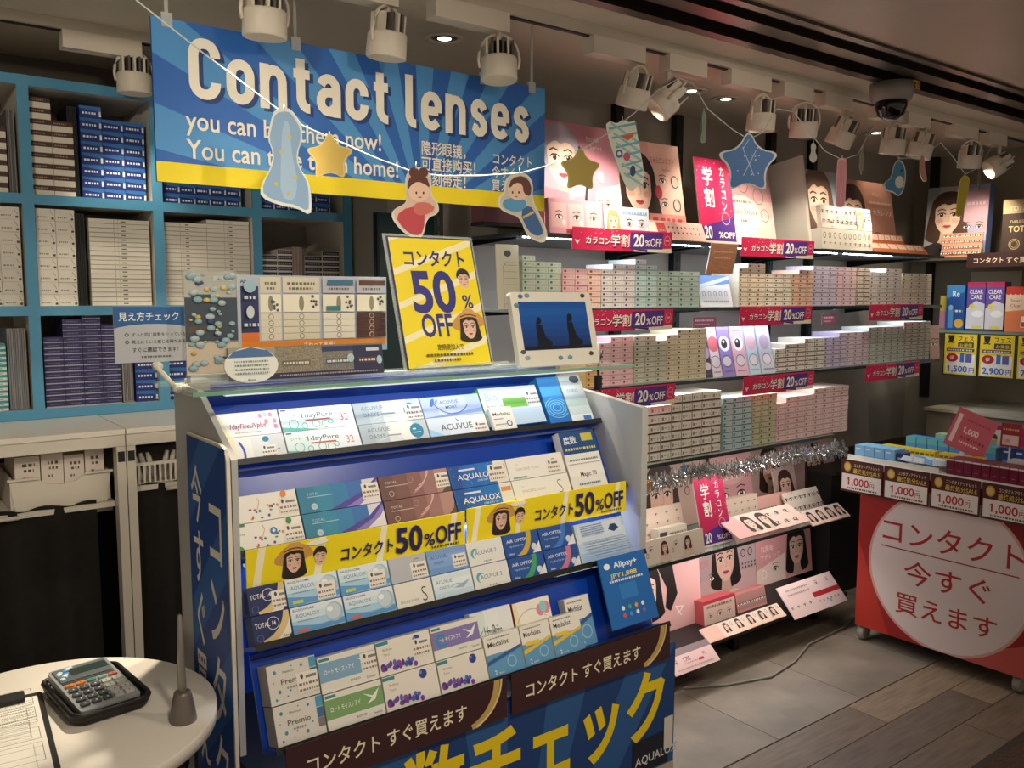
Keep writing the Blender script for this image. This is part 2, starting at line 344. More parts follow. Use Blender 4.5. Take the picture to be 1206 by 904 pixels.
# dome camera
t = thing('dome_camera', 'black dome security camera with grey ring under the ceiling', 'camera', Matrix.Translation((3.14, 1.8, 2.285)))
part(MB().lathe([(.078, 0), (.08, -.03), (.07, -.062), (.055, -.066)], M('#8a857d', .4), 28), 'housing', t)
part(MB().lathe([(.056, -.06), (.056, -.085), (.045, -.115), (.025, -.13), (.004, -.134)], M('#070708', .08), 24), 'dome', t)
c = Canvas(.05, .03).rect(0, 0, 1, 1, '#c9a52a').rect(.08, .15, .45, .85, '#2b2218').rect(.55, .15, .92, .85, '#b33a2a').text('カメラ', .5, .3, .3, '#f4e9d0', align='C')
part(c, 'warning_sticker', t, FY(.0, -.081, -.03))
# ================= hanging sign =================
W_, H_ = 1.142, .365
sg = thing('hanging_sign', 'large blue sunburst sign reading Contact lenses with yellow bottom band', 'sign', FY(.574, 2.1, 1.757))
part(MB().box(0, W_, 0, H_, -.008, 0, M('#1d4f9c', .4)), 'board', sg)
c = Canvas(W_, H_, .0006); c.rect(0, .125, 1, 1, '#2460b2')
ox, oy = .62, -.15
for i in range(22):
    a0 = R(8+i*15.4); a1 = R(8+i*15.4+7.7)
    c.poly([(ox*W_, oy*H_), (ox*W_+2*math.cos(a0), oy*H_+2*math.sin(a0)), (ox*W_+2*math.cos(a1), oy*H_+2*math.sin(a1))], '#4a90ce', True)
c.rect(0, 0, 1, .125, '#f0d91c'); part(c, 'printed_background', sg)
c = Canvas(W_, H_, .002)
def arcp(cx, cy, r, a0, a1, n=7): return [(cx+r*math.cos(R(a0+(a1-a0)*i/n)), cy+r*math.sin(R(a0+(a1-a0)*i/n))) for i in range(n+1)]
def cpath(h, r=.19, w=.5): return [(w, h-.3)]+arcp(w-r, h-.09-r, r, 0, 90)+arcp(.09+r, h-.09-r, r, 90, 180)+arcp(.09+r, .09+r, r, 180, 270)+arcp(w-r, .09+r, r, 270, 360)+[(w, .3)]
STR = {'C': ([cpath(1.0, .2, .53)], .62), 'c': ([cpath(.76, .18, .46)], .55), 'o': ([cpath(.76, .19, .48)[1:-1]], .58),
       'n': ([[(.09, 0), (.09, .76)], [(.09, .45)]+arcp(.29, .48, .19, 170, 0)+[(.48, 0)]], .58), 't': ([[(.19, .94), (.19, .28)]+arcp(.37, .27, .18, 180, 270)+[(.4, .09)], [(.03, .68), (.4, .68)]], .46),
       'a': ([[(.1, .55)]+arcp(.28, .48, .19, 140, 0)+[(.47, 0)], [(.47, .43)]+arcp(.26, .26, .17, 90, 270)+[(.34, .09), (.47, .2)]], .57), 'l': ([[(.09, 1.0), (.09, .25)]+arcp(.25, .25, .16, 180, 270)+[(.28, .09)]], .35),
       'e': ([[(.1, .38), (.47, .38)], [(.47, .36)]+arcp(.28, .48, .19, 0, 180)+arcp(.28, .28, .19, 180, 290)+[(.45, .18)]], .56),
       's': ([[(.43, .55)]+arcp(.27, .53, .145, 20, 215)+[(.33, .37)]+arcp(.29, .225, .135, 60, -160)+[(.09, .2)]], .53), ' ': ([], .25)}
def title(col, x, y, dz, th):
    c.z += dz; X = 0; k = .383
    for ch in 'Contact lenses':
        for p_ in STR[ch][0]: c.line([(x+X*.1234+u_*.101, y+v_*k) for u_, v_ in p_], th, col, ch == 'o')
        X += STR[ch][1]
title('#16356f', .079, .514, 0, .066); title('#f4efe2', .07, .534, .0004, .064)
c.text('you can buy them now!', .06, .34, .17, '#f4efe2', .012, fit=.445); c.text('You can take them home!', .06, .16, .17, '#f4efe2', .012, fit=.49)
for i, s_ in enumerate(('隐形眼镜，', '可直接购买！', '立刻带走！')): c.text(s_, .613, .36-.115*i, .11, '#f4efe2', .014, .85)
for i, s_ in enumerate(('コンタクト', '今すぐ', '買えます')): c.text(s_, .823, .345-.105*i, .1, '#f4efe2', .012, .84)
part(c, 'lettering', sg)['kind'] = 'stuff'
for x in (.03, .3, .8, .955):
    part(MB().box(-.012, .012, -.02, .012, -.006, .004, M('#d8dcd8', .15, alpha=.6)).box(-.004, .004, .01, .18, -.002, .001, M('#d8dcd8', .15, alpha=.5)), 'hanger_clip', sg, Matrix.Translation((x*W_, H_, 0)))
# ================= central display stand =================
BLUE = M('#0a3fa8', .3); BLUE2 = M('#0a3390', .22); PANEL = M('#b9bab9', .4); GLASSEDGE = M('#7fb59a', .1, alpha=.75)
ROWS = [(1.446, 1.215, 30), (1.36, 1.082, 25), (1.30, .946, 22), (1.226, .806, 20)]
XL, XR = .474, 1.347
st = thing('display_stand', 'slanted blue four-row display stand full of lens boxes, with glass top', 'display stand', Matrix.Translation((.91, 1.42, 0)))
TS = Matrix.Translation((-.91, -1.42, 0))
YZ = Matrix(((0, 0, 1, 0), (1, 0, 0, 0), (0, 1, 0, 0), (0, 0, 0, 1)))     # prism in the side plane
for x0, x1, pts in ((1.352, 1.37, [(1.315, .93), (1.62, .93), (1.62, 1.29), (1.474, 1.276), (1.315, 1.257)]), (.462, .472, [(1.34, .75), (1.62, .75), (1.62, 1.338), (1.5, 1.338), (1.34, 1.24)])):
    part(MB().prism(pts, x0, x1, PANEL, YZ), 'side_panel', st, TS)
part(MB().box(.462, 1.37, 1.62, 1.635, .1, 1.338, PANEL).box(XL, XR, 1.6, 1.62, .3, 1.33, BLUE), 'back_panel', st, TS)
part(MB().box(.47, 1.362, 1.23, 1.62, .03, .73, BLACK).box(.5, 1.34, 1.26, 1.6, 0, .03, DARK), 'base_cabinet', st, TS)
part(MB().box(.42, 1.4, 1.39, 1.61, 1.339, 1.345, glass('#cfe8dc', .13)).box(.42, 1.4, 1.386, 1.39, 1.339, 1.345, GLASSEDGE), 'glass_top', st, TS)
prev = (1.6, 1.335)
for i, (y, z, t) in enumerate(ROWS):
    t = R(t); b = (math.cos(t), -math.sin(t)); u_ = (math.sin(t), math.cos(t))
    p = lambda a, q: (y+b[0]*a+u_[0]*q, z+b[1]*a+u_[1]*q)
    L = .135 if i else .125
    tr_ = part(MB().prism([p(-.006, -.006), p(.052, -.006), p(.052, L), p(.046, L), p(.046, 0), p(-.006, 0)], XL, XR, BLUE, YZ), 'shelf_tray', st, TS)
    part(MB().prism([p(-.009, -.008), p(-.006, -.008), p(-.006, .003), p(-.009, .003)], XL, XR, BLACK, YZ), 'front_lip', tr_)
    k = p(.046, L); 
    if i: part(MB().box(XL, XR, k[0]+.002, k[0]+.006, k[1]-.01, ROWS[i-1][1]-.02, BLUE2), 'riser', tr_)
    yy, zz = (1.45, 1.333) if i == 0 else (ROWS[i-1][0]+.02, ROWS[i-1][1]-.028)
    part(MB().box(XL+.02, XR-.02, yy, yy+.012, zz-.004, zz, M('#dfeaff', .4, emit=.25)), 'led_strip', tr_)
    light('AREA', ((XL+XR)/2, yy+.006, zz-.006), (.22, .4, .75, .4)[i], (.78, .88, 1), None, ((XL+XR)/2, yy+.03, 0), XR-XL-.06, .012)
# poster on the cabinet front
c = Canvas(.9, .72, .002); c.rect(0, 0, 1, 1, '#1c3f78')
for i in range(20):
    a0 = R(i*18); a1 = R(i*18+9)
    c.poly([(.45, .1), (.45+1.3*math.cos(a0), .1+1.3*math.sin(a0)), (.45+1.3*math.cos(a1), .1+1.3*math.sin(a1))], '#2c5a94', True)
c.text('度数チェック', .105, .755, .225, '#ecd01e', .03, fit=.86)
c.ell(.76, .62, .035, .035, '#e8e2d4').rect(.86, .64, .98, .74, '#1a1f2c').text('AQUALOX', .87, .665, .036, '#d8d8d8', .01).rect(.86, .56, 1, .635, '#b9ab97').rect(.965, .68, .995, .78, '#d8d4c8')
part(c, 'front_poster', st, TS @ FY(.464, 1.219, .04))
part(MB().box(.464, 1.364, 1.22, 1.229, .04, .76, M('#23406f', .5)), 'front_board', st, TS)
# blue side board with vertical writing
sb = thing('side_sign_board', 'tall blue board with white vertical writing on the left flank of the stand', 'sign board', FX(.454, 1.54, .12))
part(MB().prism([(0, 0), (.2, 0), (.2, 1.12), (.19, 1.137), (.17, 1.142), (.0, 1.14)], -.006, 0, M('#e8e0d0', .6)), 'board', sb)
c = Canvas(.196, 1.137, .0008).rect(0, 0, 1, 1, '#1c4a96')
for i in range(7): c.poly([(-.2, .9-.2*i), (1.2, 1.15-.2*i), (1.2, 1.05-.2*i), (-.2, .83-.2*i)], '#2f66ae')
c.vtext('コンタクト', .68, .95, .118, '#efe9dc', .012, .62).vtext('今すぐ買えます', .24, .975, .094, '#efe9dc', .012, .55)
part(c, 'printed_face', sb)
# ---- carton designs ----
def sticker(c, x, y, s=.3, top='#3d7fa6'):
    a = c.h/c.w; c.rect(x, y, x+s*1.5*a, y+s*1.25, '#e9e4da').ell(x+.35*s*a, y+s*1.0, .1*s, .16*s, '#3c4654').rect(x+.6*s*a, y+s*.85, x+1.3*s*a, y+s*1.02, '#7a7a80')
    noisebars(c, x+.1*s*a, x+1.4*s*a, y+s*.45, 4, s*.16, '#8a6a64'); noisebars(c, x+.1*s*a, x+1.4*s*a, y+s*.12, 4, s*.13, '#7d7d7d'); return c
def grad(c, cols, vert=False):
    n = len(cols)
    for i, k in enumerate(cols): c.rect(*((0, i/n, 1, (i+1)/n) if vert else (i/n, 0, (i+1)/n, 1)), k)
    return c
def arc(c, x, y, r, a0, a1, wd, col, n=12):
    return c.line([(x+r*c.h/c.w*math.cos(R(a0+(a1-a0)*i/n)), y+r*math.sin(R(a0+(a1-a0)*i/n))) for i in range(n+1)], wd, col)
def d_fine(c):
    c.rect(0, 0, 1, 1, '#efece4').poly([(0, 0), (.22, 0), (.1, 1), (0, 1)], '#e9dfb4').text('1dayFineUVplus', .22, .32, .3, '#b8345c', .012, fit=.56, shear=.2)
    for x, y in ((.72, .8), (.88, .82), (.93, .55), (.8, .55), (.93, .3)): c.ell(x, y, .085, .1, '#e08aa8')
    c.ell(.8, .84, .07, .1, '#8fd0cc'); noisebars(c, .3, .7, .12, 8, .05, '#b0a8a0'); arc(c, .45, .5, .35, 30, 150, .012, '#b9a8ac')
def d_ring(c):
    grad(c, ('#efe6c0', '#efece6', '#e4e4e2', '#d2d4d6')); arc(c, .05, .3, .85, -30, 35, .09, '#2b55a8'); arc(c, 1.0, -.9, 1.3, 100, 150, .05, '#8d99ad')
    c.ell(.72, .82, .14, .12, '#2a7fa4'); sticker(c, .62, .05, .42)
def d_pure(c):
    grad(c, ('#d8e4e2', '#e6ecec', '#e4e8ec')); c.text('1dayPure', .26, .55, .3, '#57646c', .006, fit=.45).text('シード', .06, .62, .16, '#57646c').text('32', .8, .3, .46, '#c46a5c', .0, .8).rect(.32, .4, .66, .47, '#b5584e')
    for x, y, r in ((.16, .3, .2), (.3, .2, .12), (.46, .25, .16), (.58, .2, .16), (.66, .3, .1)): c.ring(x, y, r, r, .03, '#5fae9f', 12)
    c.poly([(0, 0), (.5, 0), (.3, .08), (0, .2)], '#58b0a2').rect(.02, .9, .09, .95, '#3a4a66')
def d_oasys(c):
    grad(c, ('#a9b4ba', '#b7c1c5', '#e3e4de', '#ebe9e0', '#b9c3c8')); c.text('ACUVUE', .1, .62, .27, '#74848e', .004, 1.05).text('OASYS', .1, .32, .27, '#74848e', .004, 1.0).rect(.38, .38, .58, .44, '#8e9ca4')
    c.ell(.83, .5, .34, .34, '#1d7e9e').text('●●', .77, .55, .1, '#dfeef2').rect(.77, .4, .89, .44, '#cfe6ec'); arc(c, .4, -1.2, 1.5, 60, 110, .04, '#cfe0dc')
def d_oasys2(c): d_oasys(c); sticker(c, .74, .02, .6)
def d_moist(c):
    grad(c, ('#b2c2dc', '#c2cee2', '#bcc8e2', '#aebede')); c.poly([(0, 0), (1, .3), (1, .1), (.4, .0)], '#7d94cc'); c.text('ACUVUE', .3, .62, .24, '#4d66a8', .004, 1.1).text('MOIST', .38, .38, .2, '#34509a', .01, 1.1); c.ell(.18, .72, .22, .1, '#3f66b8', 60).ell(.25, .74, .16, .06, '#7d9ad8', 50); arc(c, .5, 1.2, 1.1, 200, 320, .05, '#4a68b4')
def d_acu(c):
    grad(c, ('#cfdbe6', '#dbe2ea', '#e4e8ea')); c.text('ACUVUE', .2, .35, .42, '#3b3f48', .004, 1.05).poly([(.5, .75), (.47, .95), (.53, .75)], '#5b8f72').poly([(0, 0), (.3, 0), (0, .5)], '#9fc4e4'); sticker(c, .76, .02, .48)
def d_bio(c):
    c.rect(0, 0, 1, 1, '#dfe6ee').rect(0, 0, 1, .42, '#b7cde2').text('Bio', .06, .66, .3, '#8fb0ae', .004).text('true', .06, .4, .3, '#9aa4a4', .004).rect(.35, .45, .78, .7, '#6db33f'); sticker(c, .76, .48, .3)
def d_bluering(c):
    grad(c, ('#1d6fbe', '#1f7cc8', '#2a8cd2', '#3c9cda', '#2f86cc'), True)
    for k in range(4): c.ring(.55, .35, .1+.06*k, .07+.045*k, .012, '#8fd0f0', 18)
def d_silver(c):
    grad(c, ('#dfe6e8', '#c6d6d8', '#b4c8c4', '#c8d4d8', '#d4dcdc', '#c0ccd0'), True); c.text('TORIC', .2, .62, .09, '#7f9c9e', .004); c.ell(.7, .88, .12, .08, '#4a5866').rect(.55, .05, .9, .13, '#3a70b8')
def d_splash(c):
    c.rect(0, 0, 1, 1, '#efece4').rect(0, .9, .14, 1, '#3f8a5c').text('Day', .04, .6, .13, '#6a6a6a')
    random.seed(3)
    for k in range(14): c.ell(.25+random.random()*.45, .1+random.random()*.45, .03+random.random()*.03, .03+random.random()*.03, random.choice(('#3f8fa8', '#e0912f', '#5b9a4a', '#c8556a', '#3d5da0')))
    c.ell(.02, .02, .16, .2, '#4d9a52').line([(.36, .35), (.42, .7), (.4, .85)], .02, '#d0a060'); sticker(c, .7, .1, .5); c.ell(.8, .88, .11, .13, '#e08a2c')
def d_splash2(c): d_splash(c); c.ell(.8, .88, .11, .13, '#3a8a4a').ell(.55, .6, .13, .13, '#3d78b8').ell(.55, .6, .06, .06, '#e8e8e8')
def d_dt(c):
    grad(c, ('#2d7fa2', '#2f8aae', '#2f7fb4', '#356fb8', '#d9d9e4')); c.poly([(.35, 0), (.8, .55), (.98, 1), (1, 1), (1, .3), (.75, 0)], '#4c3f9c').poly([(.55, 0), (.85, .45), (1, .95), (1, .6), (.8, 0)], '#8b7cc4').poly([(.72, 0), (.95, .5), (1, .7), (1, 0)], '#e4e0ea')
    c.text('TOTAL', .1, .66, .14, '#a8d0dc', .0, 1.2).rect(.1, .58, .42, .61, '#9fc8d4').ell(.17, .22, .13, .13, '#a7c4d4').ring(.17, .22, .09, .09, .015, '#e4eef2', 12)
def d_dt2(c): d_dt(c); sticker(c, .78, .2, .5)
def d_mauve(c):
    grad(c, ('#6b4a48', '#7a5552', '#8a605e', '#9c7270', '#b08a84')); 
    for k in range(4): arc(c, .35+.04*k, 1.25, 1.15-.1*k, -75, -5, .05-.008*k, ('#b98a90', '#d8a8ac', '#c49498', '#e4c4c0')[k])
    c.poly([(.86, 0), (1, 0), (1, .6), (.97, .3)], '#5a4a3a').text('TOTAL', .08, .66, .14, '#d8c4bc', 0, 1.2).rect(.08, .54, .4, .57, '#c8b0a8').ring(.14, .24, .11, .11, .02, '#d8c0b4', 8).ring(.44, .72, .12, .12, .012, '#c8a8a0', 12)
def d_mauve2(c): d_mauve(c); sticker(c, .8, .2, .5)
def d_aqb(c):
    grad(c, ('#1a62b4', '#1668c0', '#1a74c8', '#2a86d0')); c.rect(.02, 0, .18, 1, '#1250a0')
    for k in range(26): c.ell(random.random(), random.random(), .02, .015, '#6fb8e8')
    c.rect(.78, .0, 1, 1, '#e6e4de').rect(.8, .62, .98, .82, '#e09a5a'); c.text('AQUALOX', .12, .36, .34, '#f2f2f0', .008, fit=.64).rect(.16, .74, .44, .82, '#dfe6ee').text('ONE DAY UV', .45, .2, .13, '#dfe8f0')
def d_aqb2(c): d_aqb(c); sticker(c, .66, .1, .6)
def d_sin(c): c.rect(0, 0, 1, 1, '#ecebe6').text('SINCERE 1DAY', .14, .4, .17, '#b8b4ac', 0, fit=.42).text('S', .76, .12, .95, '#6a625c', -.02, .8).rect(.06, .04, .3, .12, '#6fb0a4').text('1day', .14, .66, .1, '#c4bfb6')
def d_sinst(c): d_sin(c); sticker(c, .68, .06, .52)
def d_magic(c):
    grad(c, ('#e6e6e2', '#eeeeea', '#e8e8e4', '#dcdedc'), True); c.rect(0, .62, 1, 1, '#1d4a86').text('度数', .08, .8, .14, '#dfe4ea', .02).rect(.6, .82, .92, .95, '#c8c050').text('Magic 30', .3, .24, .1, '#3a3a40', .01); noisebars(c, .08, .95, .68, 8, .04, '#d8d060'); noisebars(c, .1, .9, .5, 8, .03, '#8a8a8c'); noisebars(c, .2, .8, .1, 8, .03, '#6a8ab4'); c.line([(.05, .45), (.95, .45)], .008, '#9a9a9a')
def d_t14(c):
    c.rect(0, 0, 1, 1, '#16265c'); arc(c, .1, 1.15, 1.2, -80, 0, .26, '#d9c088'); arc(c, .1, 1.15, 1.45, -80, 0, .26, '#e9e4d8'); c.text('TOTAL 14', .06, .56, .24, '#e4e4e8', .004, fit=.56).ring(.55, .64, .22, .22, .02, '#e4e4e8', 16).ring(.16, .2, .12, .12, .03, '#4a5a90', 10).text('Alcon', .78, .08, .12, '#2a3a6a', .01)
def d_t14s(c): d_t14(c); sticker(c, .62, .1, .5)
def d_aq2(c):
    grad(c, ('#8fc0e4', '#a8d0ea', '#cfe4f0', '#dfeaf2'), True); c.poly([(0, 0), (1, .1), (1, .3), (.5, .2), (0, .38)], '#5a9cd4'); c.text('BAUSCH+LOMB', .04, .84, .12, '#2f5a94', .008).text('AQUALOX', .08, .6, .2, '#6a8aa8', 0, fit=.46); c.ell(.82, .55, .36, .36, '#a6bfd0').ell(.8, .58, .3, .3, '#c4d6e2').ell(.74, .68, .12, .1, '#eef4f8'); c.rect(.08, .08, .28, .2, '#d86a50'); noisebars(c, .1, .5, .45, 8, .04, '#7f9cb4')
def d_aq2s(c): d_aq2(c); c.rect(.08, .08, .28, .2, '#c8d060'); sticker(c, .56, .05, .5)
def d_sin2(c): c.rect(0, 0, 1, 1, '#e6e4dc').text('SINCERE 2WEEK', .1, .2, .14, '#948e84', .004, fit=.5).text('S', .68, .12, .86, '#4a443e', -.012, .75)
def d_sin2s(c): c.rect(0, 0, 1, 1, '#b7bcc4').text('C', .62, .5, .5, '#8a8a88'); sticker(c, .55, .05, .5)
def d_ac2w(c): grad(c, ('#c4dcec', '#d4e6f0', '#e2eef2', '#d8e6ee'), True); c.text('ACUVUE', .08, .62, .2, '#5a86b4', .004).text('OASYS', .14, .4, .16, '#6a94bc', .004); c.poly([(.5, .35), (.95, .6), (.75, .3)], '#9fb4cc'); arc(c, .6, -.2, .7, 60, 120, .03, '#88b0d4')
def d_ac2ws(c): grad(c, ('#6f9ad4', '#7fa6dc', '#86aade', '#7a9ed8'), True); c.text('ACUVUE', .08, .62, .2, '#3a62ac', .004).text('OASYS', .14, .4, .16, '#3a62ac', .004); sticker(c, .62, .1, .45)
def d_acu2(c): c.rect(0, 0, 1, 1, '#e2e4e2').ell(.2, .5, .22, .22, '#5fa8b4').ell(.25, .44, .2, .2, '#e2e4e2').text('ACUVUE 2', .2, .42, .24, '#54748c', .004, fit=.6); noisebars(c, .4, .62, .08, 4, .06, '#8a8a8a')
def d_air(col):
    def f(c): c.rect(0, 0, 1, 1, '#1d4f9c'); arc(c, .15, 1.0, 1.15, -80, 0, .26, col); c.poly([(.75, 0), (1, 0), (1, .5)], '#e4e6ec'); c.text('AIR OPTIX', .08, .62, .2, '#e0e6f0', .006, fit=.58).text('HydraGlyde', .12, .42, .12, '#b8cce4', 0, fit=.42).text('Alcon', .1, .1, .12, '#e8eef4', .01); c.ell(.82, .28, .15, .15, '#cfd8e4')
    return f
def d_info(c):
    grad(c, ('#a9c8ee', '#c0d6f0', '#cfdff2', '#bcd2ee'), True); c.rect(.05, .62, .95, .95, '#d6e4f4').poly([(.66, .72), (.72, .84), (.82, .84), (.88, .72), (.77, .64)], '#1d3f6c'); 
    for k in range(5): noisebars(c, .1, .55, .9-.055*k, 6, .025, '#3f6cb0')
    for k in range(7): noisebars(c, .08, .92, .5-.06*k, 10, .02, '#6a7c98')
def d_prem(c):
    c.rect(0, 0, 1, 1, '#d9d6cf')
    for x, y, k in ((.15, .8, 1), (.2, .3, 1), (.12, .12, .7), (.35, .15, .5), (.5, .88, .4), (.7, .84, .8), (.62, .2, 1), (.42, .28, .5), (.1, .55, .4), (.75, .4, .5)): c.ell(x, y, .045*k, .05*k, '#3d8ab4')
    c.text('Premio', .24, .46, .2, '#5a564e', .006, 1.1).text('Menicon', .3, .74, .09, '#8a867e'); c.rect(.86, .72, 1, .98, '#4a9ac0').rect(.86, .45, 1, .7, '#3f6c9c').rect(.86, .22, 1, .44, '#7a7a7c'); noisebars(c, .35, .6, .33, 4, .05, '#9a968e')
def d_prems(c): d_prem(c); sticker(c, .56, .12, .42)
def d_roh(col):
    def f(c): c.rect(0, 0, 1, 1, '#e4e2da').rect(0, .3, 1, .84, col).text('ロート モイストアイ', .08, .5, .17, '#f0f0ea', .008, fit=.52); c.poly([(.65, .75), (.82, .62), (.95, .8), (.86, .5), (.7, .42), (.8, .56)], '#e8efe8').text('ROHTO', .5, .14, .09, '#5a5a5a', .01).text('2weeks', .78, .1, .1, '#5a5a5a'); c.rect(.02, .88, .2, .96, '#3d8a84')
    return f
def d_rohs(c): d_roh('#7fa8c8')(c); sticker(c, .72, .3, .42)
def d_rohc(c): d_roh('#8478b4')(c); arc(c, .2, .55, .17, 40, 320, .09, '#2f8fc0')
def d_berry(c):
    c.rect(0, 0, 1, 1, '#e6e2d8').ell(.74, .8, .14, .14, '#2f3f8c').ell(.7, .85, .05, .05, '#7a8ad0').text('Biofinity', .1, .7, .1, '#7a766e').text('Toric', .1, .56, .1, '#7a766e').rect(0, .88, .22, .98, '#2f8a9c')
    random.seed(5)
    for k in range(18): c.ell(.04+.6*k/18+random.random()*.05, .1+random.random()*.22, .05+random.random()*.05, .05+random.random()*.05, random.choice(('#3d3f9c', '#7a3f9c', '#a0407c', '#4a6ab8', '#5a2a70')))
def d_berrys(c): d_berry(c); sticker(c, .64, .3, .42)
def d_med(yel):
    def f(c):
        c.rect(0, 0, 1, 1, '#5f9cc8').rect(0, .55, 1, 1, '#e9e7df').poly([(0, .4), (1, .62), (1, .55), (0, .3)], '#2f5a9c' if not yel else '#e0c040').text('Medalist', .08, .72, .17, '#33363c', .012, fit=.6); noisebars(c, .1, .7, .9, 6, .03, '#6a6a6a').text('2', .14, .06, .16, '#e4ecf2', .01).text('pack', .26, .06, .09, '#e4ecf2').ring(.66, .28, .13, .13, .03, '#9cc4e0', 14)
        if yel: c.rect(.1, .5, .55, .6, '#e8c83c')
    return f
CART = {}
def carton(row, x0, x1, h, dep, design, label, lvl=0, side='#d8d4cc', y0=0, push=0, name='lens_carton'):
    y, z, t = ROWS[row]; wd = x1-x0-.003
    mw = FY(x0+.0015, y, z, t) @ Matrix.Translation((0, y0+.001, -.002*lvl-push))
    t_ = thing(name, label, 'lens box', mw, 'lens cartons on the display stand')
    k = (design, round(wd, 3), h, dep, side)
    if k not in CART:
        c = Canvas(wd, h-.0015); design(c)
        CART[k] = (MB().box(0, wd, 0, h-.0015, -dep, 0, M(side, .4)).mesh('carton'), c.mesh('printed_front'))
    part(CART[k][0], 'carton', t_); part(CART[k][1], 'printed_front', t_)
def pair(row, xs, h, dl, du, lab, side='#d8d4cc', dep=.034):
    carton(row, xs[0], xs[1], h, dep, dl, 'lower '+lab, 0, side); carton(row, xs[0], xs[1], h, dep, du, 'upper '+lab, 1, side, h)
A = [.48, .601, .748, .897, 1.042]
carton(0, A[0], A[1], .046, .034, d_ring, 'lower white lens box with blue arc at the left end of the stand top row')
carton(0, A[0], A[1], .046, .034, d_fine, 'upper white lens box with pink lettering and pink drops, stand top row', 1, '#c04a5c', .046)
pair(0, A[1:3], .046, d_pure, d_pure, 'pale teal lens box marked 32 with swirls, stand top row')
pair(0, A[2:4], .046, d_oasys, d_oasys2, 'silver lens box with teal disc in the stand top row', '#8d979c')
carton(0, A[3], A[4], .046, .034, d_acu, 'lower pale lens box with large dark lettering, stand top row')
carton(0, A[3], A[4], .046, .034, d_moist, 'upper lavender blue lens box with blue swoosh, stand top row', 1, '#9fb0d0', .046)
carton(0, 1.043, 1.2, .09, .03, d_bio, 'white and blue lens box with green bar, stand top row', 1, '#6db33f', .012)
def d_medmini(c): c.rect(0, 0, 1, 1, '#e9e6de').text('Medalist', .08, .62, .2, '#33363c', .012, fit=.8).ring(.72, .25, .12, .12, .05, '#5a5a8c', 10).rect(.08, .45, .5, .49, '#8a8a8a'); noisebars(c, .1, .6, .2, 4, .05, '#7a7a7a')
carton(0, 1.045, 1.106, .052, .009, d_medmini, 'small white lens box in front of the green-barred box, stand top row', 0, '#d8d4cc', 0, -.0115)
carton(0, 1.207, 1.268, .118, .03, d_bluering, 'tall bright blue lens leaflet box with water rings, stand top row', 1, '#1d6fbe')
carton(0, 1.27, 1.337, .122, .03, d_silver, 'tall silver grey lens leaflet box at the right end, stand top row', 1, '#b4c4c8')
B_ = [.476, .593, .751, .903, 1.043, 1.195, 1.3]
carton(1, B_[0], B_[1], .047, .034, d_splash2, 'lower white lens box with coloured dots and blue disc, stand second row')
carton(1, B_[0], B_[1], .047, .034, d_splash, 'upper white lens box with coloured dots and orange disc, stand second row', 1, y0=.047)
pair(1, B_[1:3], .047, d_dt, d_dt2, 'teal lens box with purple swoosh in the stand second row', '#3a7fa8')
pair(1, B_[2:4], .047, d_mauve, d_mauve2, 'mauve brown lens box with pink swirls, stand second row', '#6a4a48')
pair(1, B_[3:5], .047, d_aqb, d_aqb2, 'bright blue lens box with white capitals, stand second row', '#1a62b4')
pair(1, B_[4:6], .047, d_sin, d_sinst, 'white lens box with large letter S, stand second row')
carton(1, B_[5]+.002, B_[6], .135, .022, d_magic, 'tall leaflet box with navy top at the right end of the stand second row')
C_ = [.476, .541, .636, .734, .813, .901, .987, 1.077, 1.168, 1.31]
pair(2, C_[0:2], .046, d_t14, d_t14s, 'navy lens box with gold arc, stand third row', '#16265c')
pair(2, C_[1:3], .046, d_aq2, d_aq2s, 'pale sphere lens box next to navy box, stand third row', '#9cc4e0')
pair(2, C_[2:4], .046, d_aq2, d_aq2s, 'pale sphere lens box next to letter S box, stand third row', '#9cc4e0')
pair(2, C_[3:5], .046, d_sin2, d_sin2s, 'off-white lens box with thin letter S, stand third row')
pair(2, C_[4:6], .046, d_ac2w, d_ac2ws, 'light blue misty lens box, stand third row', '#9cc0dc')
pair(2, C_[5:7], .046, d_acu2, d_acu2, 'white lens box with teal ring and number 2, stand third row')
pair(2, C_[6:8], .046, d_air('#3fa06a'), d_air('#c8a83c'), 'deep blue lens box beside the teal ring box, stand third row', '#1d4f9c')
pair(2, C_[7:9], .046, d_air('#c87a94'), d_air('#3f78c8'), 'deep blue lens box beside the pale info leaflet, stand third row', '#1d4f9c')
carton(2, C_[8], C_[9], .084, .012, d_info, 'pale blue info leaflet box with dark pentagon, stand third row', name='info_leaflet')
E_ = [.48, .564, .67, .778, .881, .965, 1.038, 1.115, 1.166]
pair(3, E_[0:2], .062, d_prem, d_prems, 'grey-white lens box with small blue drops, stand bottom row', '#9a948c', .04)
carton(3, E_[1], E_[2], .058, .04, d_roh('#7aa46a'), 'lower white lens box with green band, stand bottom row')
carton(3, E_[1], E_[2], .058, .04, d_rohs, 'upper white lens box with light blue band, stand bottom row', 1, y0=.058)
pair(3, E_[2:4], .058, d_berry, d_berrys, 'white berry lens box beside the green-banded box, stand bottom row', dep=.04)
carton(3, E_[3], E_[4], .058, .04, d_berry, 'lower white berry lens box under the purple-banded box, stand bottom row')
carton(3, E_[3], E_[4], .058, .04, d_rohc, 'upper white lens box with purple band and blue letter C, stand bottom row', 1, y0=.058)
carton(3, .878, .975, .12, .018, d_pure, 'pale teal lens box standing behind the first small two-pack, bottom row', 0, push=.026)
carton(3, .977, 1.07, .118, .018, d_fine, 'pink lens box with red side behind the small two-packs, bottom row', 0, '#a8405c', push=.026)
